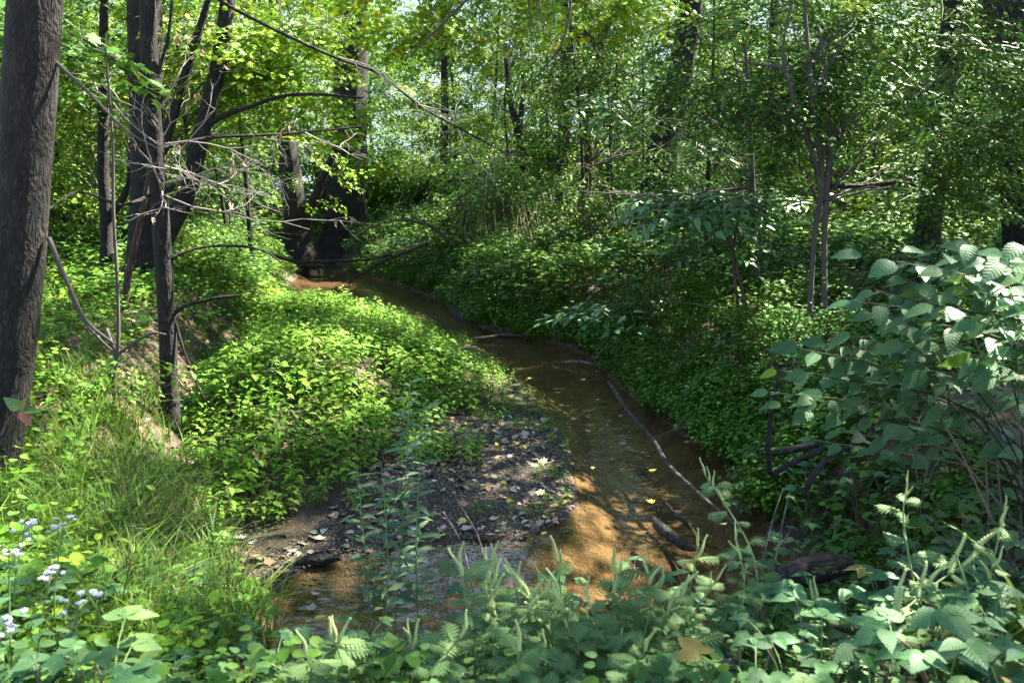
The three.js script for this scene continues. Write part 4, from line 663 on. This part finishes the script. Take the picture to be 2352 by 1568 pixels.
wand(850, 1380, 1075, 4.5, -30, 'wand', 'shorter pale leafy wand bending toward the left at the pool edge', 0.1, 36);
wand(880, 1420, 1060, 4.35, -5, 'wand', 'middle leafy wand standing between taller narrow leaved stems', 0.1, 36);
wand(790, 700, 655, 17.5, -3, 'bright', 'single sunlit green stalk standing at the far tip of the bar', 0.16, 16);

// ragweed: cut leaves and catkin-like flower spikes
const CUT = (() => { const g = new GB(); for (let k = 0; k < 7; k++) { const t = 0.15 + 0.75 * k / 6, L = 0.42 * Math.sin(Math.PI * (0.15 + 0.8 * k / 6)); for (const s of [-1, 1]) g.leaf(V(0, -0.05 * t, t), V(s * 0.85, -0.1, 0.6).normalize(), V(0, 1, 0.1).normalize(), L, 0.12, [1, 1, 1], OVATE_LO, 0.15, 0.3); } g.leaf(V(0, 0, 0), V(0, 0, 1), V(0, 1, 0), 1.1, 0.1, [1.1, 1.1, 1.1], LANCE, 0.2, 0.1); return g.build(); })();
const SPIKE = (() => { const g = new GB(), P = []; for (let k = 0; k <= 26; k++) { const t = k / 26; P.push(V(0.2 * t * t, t * (1 - 0.08 * t), 0.06 * Math.sin(t * 5))); } g.tube(P, P.map((_, k) => (k % 2 ? 0.085 : 0.035) * (1 - 0.55 * k / 26)), 7, [1, 1, 1], 0.4, 5); return g.build(); })();
function ragweed(pts, d, label, pal = 'weed', spikes = 5, sl = 0.16, nLeaf = 14) {
  const w = pts.map(([x, y], i) => at(x, y, Array.isArray(d) ? mix(d[0], d[1], i / (pts.length - 1)) : d)), b = w[0].clone(); b.y = Math.min(b.y, ground(b.x, b.z)); w.unshift(V(b.x, b.y - 0.03, b.z));
  const t = thing('ragweed', label, 'plant', b), [g, P] = stemGeo(w, 0.006, 0.0025, 16); put('stem', toLocal(g, b), M.stem, t);
  nLeaf = Math.round(nLeaf * 1.5);
  for (let k = 0; k < nLeaf; k++) { const o = P[Math.floor(4 + 12 * k / nLeaf)].clone(), a = k * 2.4, d2 = V(Math.cos(a), rr(-0.2, 0.35), Math.sin(a)).normalize(); addLeaf(t, [CUT], tinted(pal, k), o.sub(b), d2, V(rr(-0.5, 0.5), 1, rr(-0.2, 0.9)), rr(0.055, 0.115)); }
  for (let k = 0; k < spikes; k++) { const o = P[16 - Math.floor(k * 1.4)].clone(), dir = P[16].clone().sub(P[12]).normalize().multiplyScalar(k ? 0.6 : 1).add(V(k ? rr(-0.6, 0.6) : 0, 0.6, k ? rr(-0.3, 0.4) : 0)).normalize(), m = put('flower_spike', SPIKE, M.spike, t); m.position.copy(o).sub(b); m.quaternion.setFromUnitVectors(V(0, 1, 0), dir); m.rotateY(R() * 6); const s = sl * rr(0.7, 1.1); m.scale.set(s * 1, s, s * 1); }
  return t;
}
ragweed([[1130, 1580], [1150, 1480], [1135, 1400], [1120, 1340]], 2.7, 'ragweed with forked pale green flower spikes in front of the pool', 'weed', 5, 0.13);
ragweed([[1260, 1600], [1270, 1500], [1255, 1420], [1200, 1350]], 2.6, 'ragweed leaning over with a curved spike at the bottom centre', 'weed', 6, 0.15);
ragweed([[1400, 1580], [1405, 1480], [1408, 1400], [1412, 1320]], 2.7, 'ragweed with one straight upright spike before the creek', 'weed', 3, 0.12);
ragweed([[1330, 1600], [1330, 1520], [1310, 1440], [1285, 1370]], 2.5, 'bushy pale ragweed among the spikes at the bottom centre', 'weed', 6, 0.12, 20);
ragweed([[1290, 1480], [1290, 1420], [1288, 1360], [1280, 1290]], 3.0, 'tall thin ragweed spike reaching up over the gravel edge', 'weed', 2, 0.12, 8);
ragweed([[800, 1620], [790, 1550], [780, 1500], [770, 1470]], 2.4, 'low ragweed clump at the bottom left of the centre', 'weed', 3, 0.1, 18);
ragweed([[960, 1620], [965, 1560], [955, 1510], [940, 1470]], 2.4, 'low ragweed with soft leaves left of the forked spikes', 'weed', 3, 0.1, 18);
ragweed([[1940, 1600], [2000, 1480], [2080, 1400], [2150, 1340], [2240, 1280]], [2.6, 2.9], 'long arching ragweed stem sweeping up across the lower right corner', 'weed', 9, 0.17, 18);
ragweed([[2100, 1500], [2110, 1400], [2090, 1290], [2075, 1180], [2085, 1110]], [2.9, 3.0], 'tall wispy weed with pale buds before the right shrub', 'weed', 5, 0.07, 10);
ragweed([[2230, 1540], [2260, 1420], [2280, 1300], [2310, 1180]], [2.8, 2.9], 'wispy pale weed near the right edge below the shrub', 'weed', 6, 0.09, 10);
ragweed([[1740, 1330], [1720, 1250], [1660, 1150], [1620, 1090]], [3.5, 3.7], 'slender weed leaning left over the fallen branch', 'weed', 4, 0.09, 10);
ragweed([[1700, 1540], [1700, 1430], [1710, 1330], [1690, 1240]], [2.9, 3.1], 'leafy weed with small spikes before the rotting log', 'weed', 4, 0.08, 16);

for (let k = 0; k < 18; k++) { const px = 1060 + 36 * k + rr(-20, 20) + (k > 15 ? 250 * (k - 15) : 0), top = rr(1250, 1450); ragweed([[px + rr(-30, 30), 1590], [px + rr(-20, 20), 1500], [px, (1500 + top) / 2], [px + rr(-40, 60), top]], rr(2.5, 3.2), 'feathery pale green weed with small flower spikes on the near bank', 'weed', 2 + Math.floor(R() * 4), rr(0.07, 0.13), 18).userData.group = 'feathery weeds on the near bank'; }
// brambles with three-part leaves, and broad weeds, over the near bank
function bramble(px, py, label, group, pal, s, n, kind = 'ovate', name = 'bramble', lift = 0.3) {
  const h = hit(px, py), b = V(h.x, ground(h.x, h.z), h.z), t = thing(name, label, 'plant', b, group);
  for (let k = 0; k < n; k++) {
    const a = R() * 6.283, r = rr(0.03, 0.2), e = V(Math.cos(a) * r, lift * rr(0.5, 1.1), Math.sin(a) * r), m = e.clone().multiplyScalar(0.5); m.y = e.y * 0.75;
    const [g] = stemGeo([V(0, -0.02, 0), m, e], 0.0035, 0.0018, 5, 4); put('stem', g, k % 2 ? M.stem : M.stemRed, t);
    const d = V(Math.cos(a), rr(-0.2, 0.2), Math.sin(a) + 0.2).normalize(), nn = V(rr(-0.3, 0.3), 1, rr(0, 0.5)), sd = V(-d.z, 0, d.x), mt = R() < 0.025 ? tinted('yellow', k) : tinted(pal, k + Math.floor(px));
    const s2 = s * rr(0.75, 1.2);
    addLeaf(t, LG[kind], mt, e, d, nn, s2);
    for (const q of [-1, 1]) addLeaf(t, LG[kind], mt, e, d.clone().multiplyScalar(0.35).addScaledVector(sd, q).normalize(), nn.clone().add(V(rr(-0.2, 0.2), 0, rr(-0.2, 0.2))), s2 * 0.85);
  }
}
for (let k = 0; k < 16; k++) { const px = 1150 + 150 * (k % 8) + rr(-40, 40), py = (k < 8 ? 1420 : 1520) + rr(-25, 35); bramble(px, py, 'bramble with dull green three part leaves on the near bank before the creek', 'brambles on the near right bank', 'front', rr(0.075, 0.11), 7, 'ovate', 'bramble', rr(0.22, 0.36)); }
for (let k = 0; k < 30; k++) { const px = -60 + 85 * k + rr(-25, 25), py = 1640 + rr(-30, 90); if (px > 560 && px < 1480) { const x0 = px, tp = 1440 + rr(0, 90); ragweed([[x0, 1640], [x0 + rr(-20, 20), 1600], [x0 + rr(-30, 30), (1600 + tp) / 2], [x0 + rr(-50, 50), tp]], rr(2.15, 2.6), 'soft lacy weed blurred close to the camera at the bottom, before the pool', 'weed', R() < 0.5 ? 1 : 0, 0.1, 20).userData.group = 'lacy weeds before the pool'; continue; } bramble(px, py, 'blurred leafy weed close to the camera along the bottom edge', 'close weeds along the bottom edge', k % 4 ? 'front' : 'weed', rr(0.06, 0.1), 6, 'ovate', 'leafy_weed', rr(0.18, 0.3)); }
for (let k = 0; k < 14; k++) { const px = 520 + 50 * k + rr(-20, 20), py = 1540 + rr(-20, 40); bramble(px, py, 'low bramble with bluish leaves along the bottom edge left of the spikes', 'low brambles along the bottom edge', 'front', rr(0.055, 0.085), 6, 'ovate', 'bramble', rr(0.12, 0.22)); }
for (let k = 0; k < 22; k++) { const px = 1640 + rr(0, 720), py = rr(1110, 1420); bramble(px, py, 'leafy weed with dark green leaves in the shade under the right shrub', 'shaded weeds under the right shrub', k % 3 ? 'front' : 'elm', rr(0.06, 0.1), 7, 'ovate', 'leafy_weed', rr(0.25, 0.45)); }
for (const [px, py, s, lb] of [[1640, 1560, 0.2, 'cluster of very large smooth leaves at the bottom edge, right of centre'], [1850, 1590, 0.19, 'very large drooping leaves below the arching ragweed stem'], [2120, 1590, 0.2, 'broad dark leaves at the bottom right with a bluish sheen'], [2300, 1560, 0.17, 'large rounded leaves in the bottom right corner'], [1500, 1480, 0.13, 'broad pale leaf pair standing over the brambles']]) bramble(px, py, lb, null, 'front', s * 0.72, 4, 'broad', 'broad_leaved_weed', 0.3);

// white and blue flowered plants at the lower left
const BLOOM = (() => { const g = new GB(); for (let k = 0; k < 16; k++) { const a = k * 2.4, r = 0.022 * Math.sqrt(k / 16), o = V(Math.cos(a) * r, 0.008 * (1 - k / 20), Math.sin(a) * r); g.tube([o.clone().add(V(0, -0.01, 0)), o, o.clone().add(V(rr(-0.003, 0.003), 0.007, rr(-0.003, 0.003)))], [0.001, 0.0055, 0.003], 5); } return g.build(); })();
function mistflower(px, py, top, d, label) {
  const s = at(px, py, d), b = V(s.x, ground(s.x, s.z), s.z), e = at(px + rr(-20, 20), top, d), t = thing('mistflower', label, 'flower', b), [g, P] = stemGeo([V(0, -0.03, 0), e.clone().sub(b).multiplyScalar(0.5).add(V(rr(-0.05, 0.05), 0, 0)), e.clone().sub(b)], 0.005, 0.0025, 10); put('stem', g, M.stem, t);
  for (let k = 0; k < 14; k++) { const o = P[Math.floor(2 + 8 * k / 14)].clone(), a = Math.floor(k / 2) * 1.57 + (k % 2) * Math.PI + rr(-0.2, 0.2), d2 = V(Math.cos(a), rr(-0.2, 0.2), Math.sin(a)).normalize(); addLeaf(t, LG.ovate, tinted('front', k), o, d2, V(rr(-0.2, 0.2), 1, rr(0, 0.3)), rr(0.06, 0.1) * (1.2 - 0.05 * k)); }
  for (let k = 0; k < 9; k++) { const a = R() * 6.283, r = rr(0.01, 0.07), f = P[10].clone().add(V(Math.cos(a) * r, rr(-0.03, 0.03), Math.sin(a) * r)), m = put('flower_head', BLOOM, M.flower, t); const [sg] = stemGeo([P[9], P[9].clone().lerp(f, 0.6).add(V(0, 0.005, 0)), f], 0.0015, 0.001, 4, 3); put('stem', sg, M.stem, t); m.position.copy(f); m.rotation.set(rr(-0.3, 0.5), R() * 6, rr(-0.3, 0.3)); m.scale.setScalar(rr(0.35, 0.6)); }
}
mistflower(45, 1500, 1200, 3.3, 'pale blue flower heads uppermost at the left edge'); mistflower(30, 1540, 1260, 2.9, 'pale blue flower clump at the left edge, below the uppermost heads'); mistflower(140, 1520, 1205, 3.3, 'whitish flower heads on the plant nearest the sunny grass'); mistflower(100, 1560, 1320, 2.8, 'pale blue flower cluster over dark leaves at the lower left'); mistflower(185, 1560, 1375, 2.7, 'small pale blue flower cluster beside a large shaded leaf'); mistflower(15, 1590, 1440, 2.5, 'lowest pale flower cluster in the bottom left corner');
for (let k = 0; k < 12; k++) bramble(30 + 42 * k + rr(-15, 15), 1490 + rr(-60, 70), 'leafy plant with dark green leaves among the pale flowers at lower left', 'leafy plants among the flowers', k % 2 ? 'front' : 'mid', rr(0.06, 0.1), 6, 'ovate', 'leafy_weed', rr(0.2, 0.35));

// tall grass clumps close by, blade by blade
const BLADE = [0, 1, 2].map(() => { const g = new GB(), c = [1, 1, 1]; let pv = null; const lean = rr(0.35, 0.7); for (let j = 0; j <= 8; j++) { const t = j / 8, w = 0.022 * Math.pow(1 - t, 0.6) + 0.001, z = lean * t * t, y = t - 0.45 * lean * t * t * t; const A = g.v(-w, y, z, 0, t, c), B = g.v(0, y - 0.006, z, 0.5, t, c), C = g.v(w, y, z, 1, t, c); if (pv) { g.tri(pv[0], pv[1], A); g.tri(pv[1], B, A); g.tri(pv[1], pv[2], B); g.tri(pv[2], C, B); } pv = [A, B, C]; } return g.build(); });
function grassClump(px, py, n, L, label, pal = 'weed') { const h = hit(px, py), t = thing('grass_clump', label, 'grass', h); for (let k = 0; k < n; k++) { const m = put('blade', pick(BLADE), tinted(pal, k), t); m.position.set(rr(-0.06, 0.06), -0.01, rr(-0.06, 0.06)); m.rotation.set(rr(-0.2, 0.2), R() * 6.3, rr(-0.2, 0.2), 'YXZ'); const s = L * rr(0.6, 1.15); m.scale.set(s * 0.8, s, s); } }
grassClump(500, 1330, 16, 0.5, 'tall broad grass blades at the left edge of the near pool'); grassClump(540, 1400, 14, 0.42, 'grass blades leaning over the pool beside the muddy edge'); grassClump(2330, 1520, 12, 0.6, 'bright long grass blades in the lower right corner', 'bright'); grassClump(2260, 1560, 10, 0.5, 'thin grass blades left of the corner grass'); grassClump(820, 1560, 14, 0.32, 'soft green grass tuft at the bottom, left of centre'); grassClump(640, 1570, 12, 0.3, 'small grass tuft on the bottom edge among low brambles'); grassClump(330, 1420, 14, 0.45, 'grass clump between the pale flowers and dry stalks'); grassClump(1030, 1580, 12, 0.3, 'grass tuft just left of the forked ragweed spikes'); grassClump(230, 1560, 12, 0.4, 'arching grass blades low at the left, under the flowers');

// sprig with reddening leaves on the big left trunk
{
  const b = at(20, 935, 4.9), t = thing('reddening_sprig', 'sprig with green and reddish leaves growing from the left trunk', 'sprig', b), red = leafMat(0.5, 0.35, true); red.color.setRGB(0.5, 0.16, 0.09); const ol = leafMat(0.5, 0.35, true); ol.color.setRGB(0.32, 0.3, 0.08);
  const [g] = stemGeo([at(0, 1000, 5.0).sub(b), at(20, 960, 4.95).sub(b), at(50, 930, 4.85).sub(b)], 0.004, 0.002, 6); put('stem', g, M.stemRed, t);
  const o = at(48, 940, 4.85).sub(b);
  for (const [x, y, mt, s] of [[0.2, 0.35, ol, 0.1], [0.9, 0.05, tinted('weed', 0), 0.11], [0.5, -0.7, red, 0.12], [-0.6, 0.6, tinted('weed', 2), 0.12]]) addLeaf(t, LG.broad, mt, o, V(x, y, 0.25), V(0.1, 0.5, 1), s);
}
renderer.render(scene, camera);
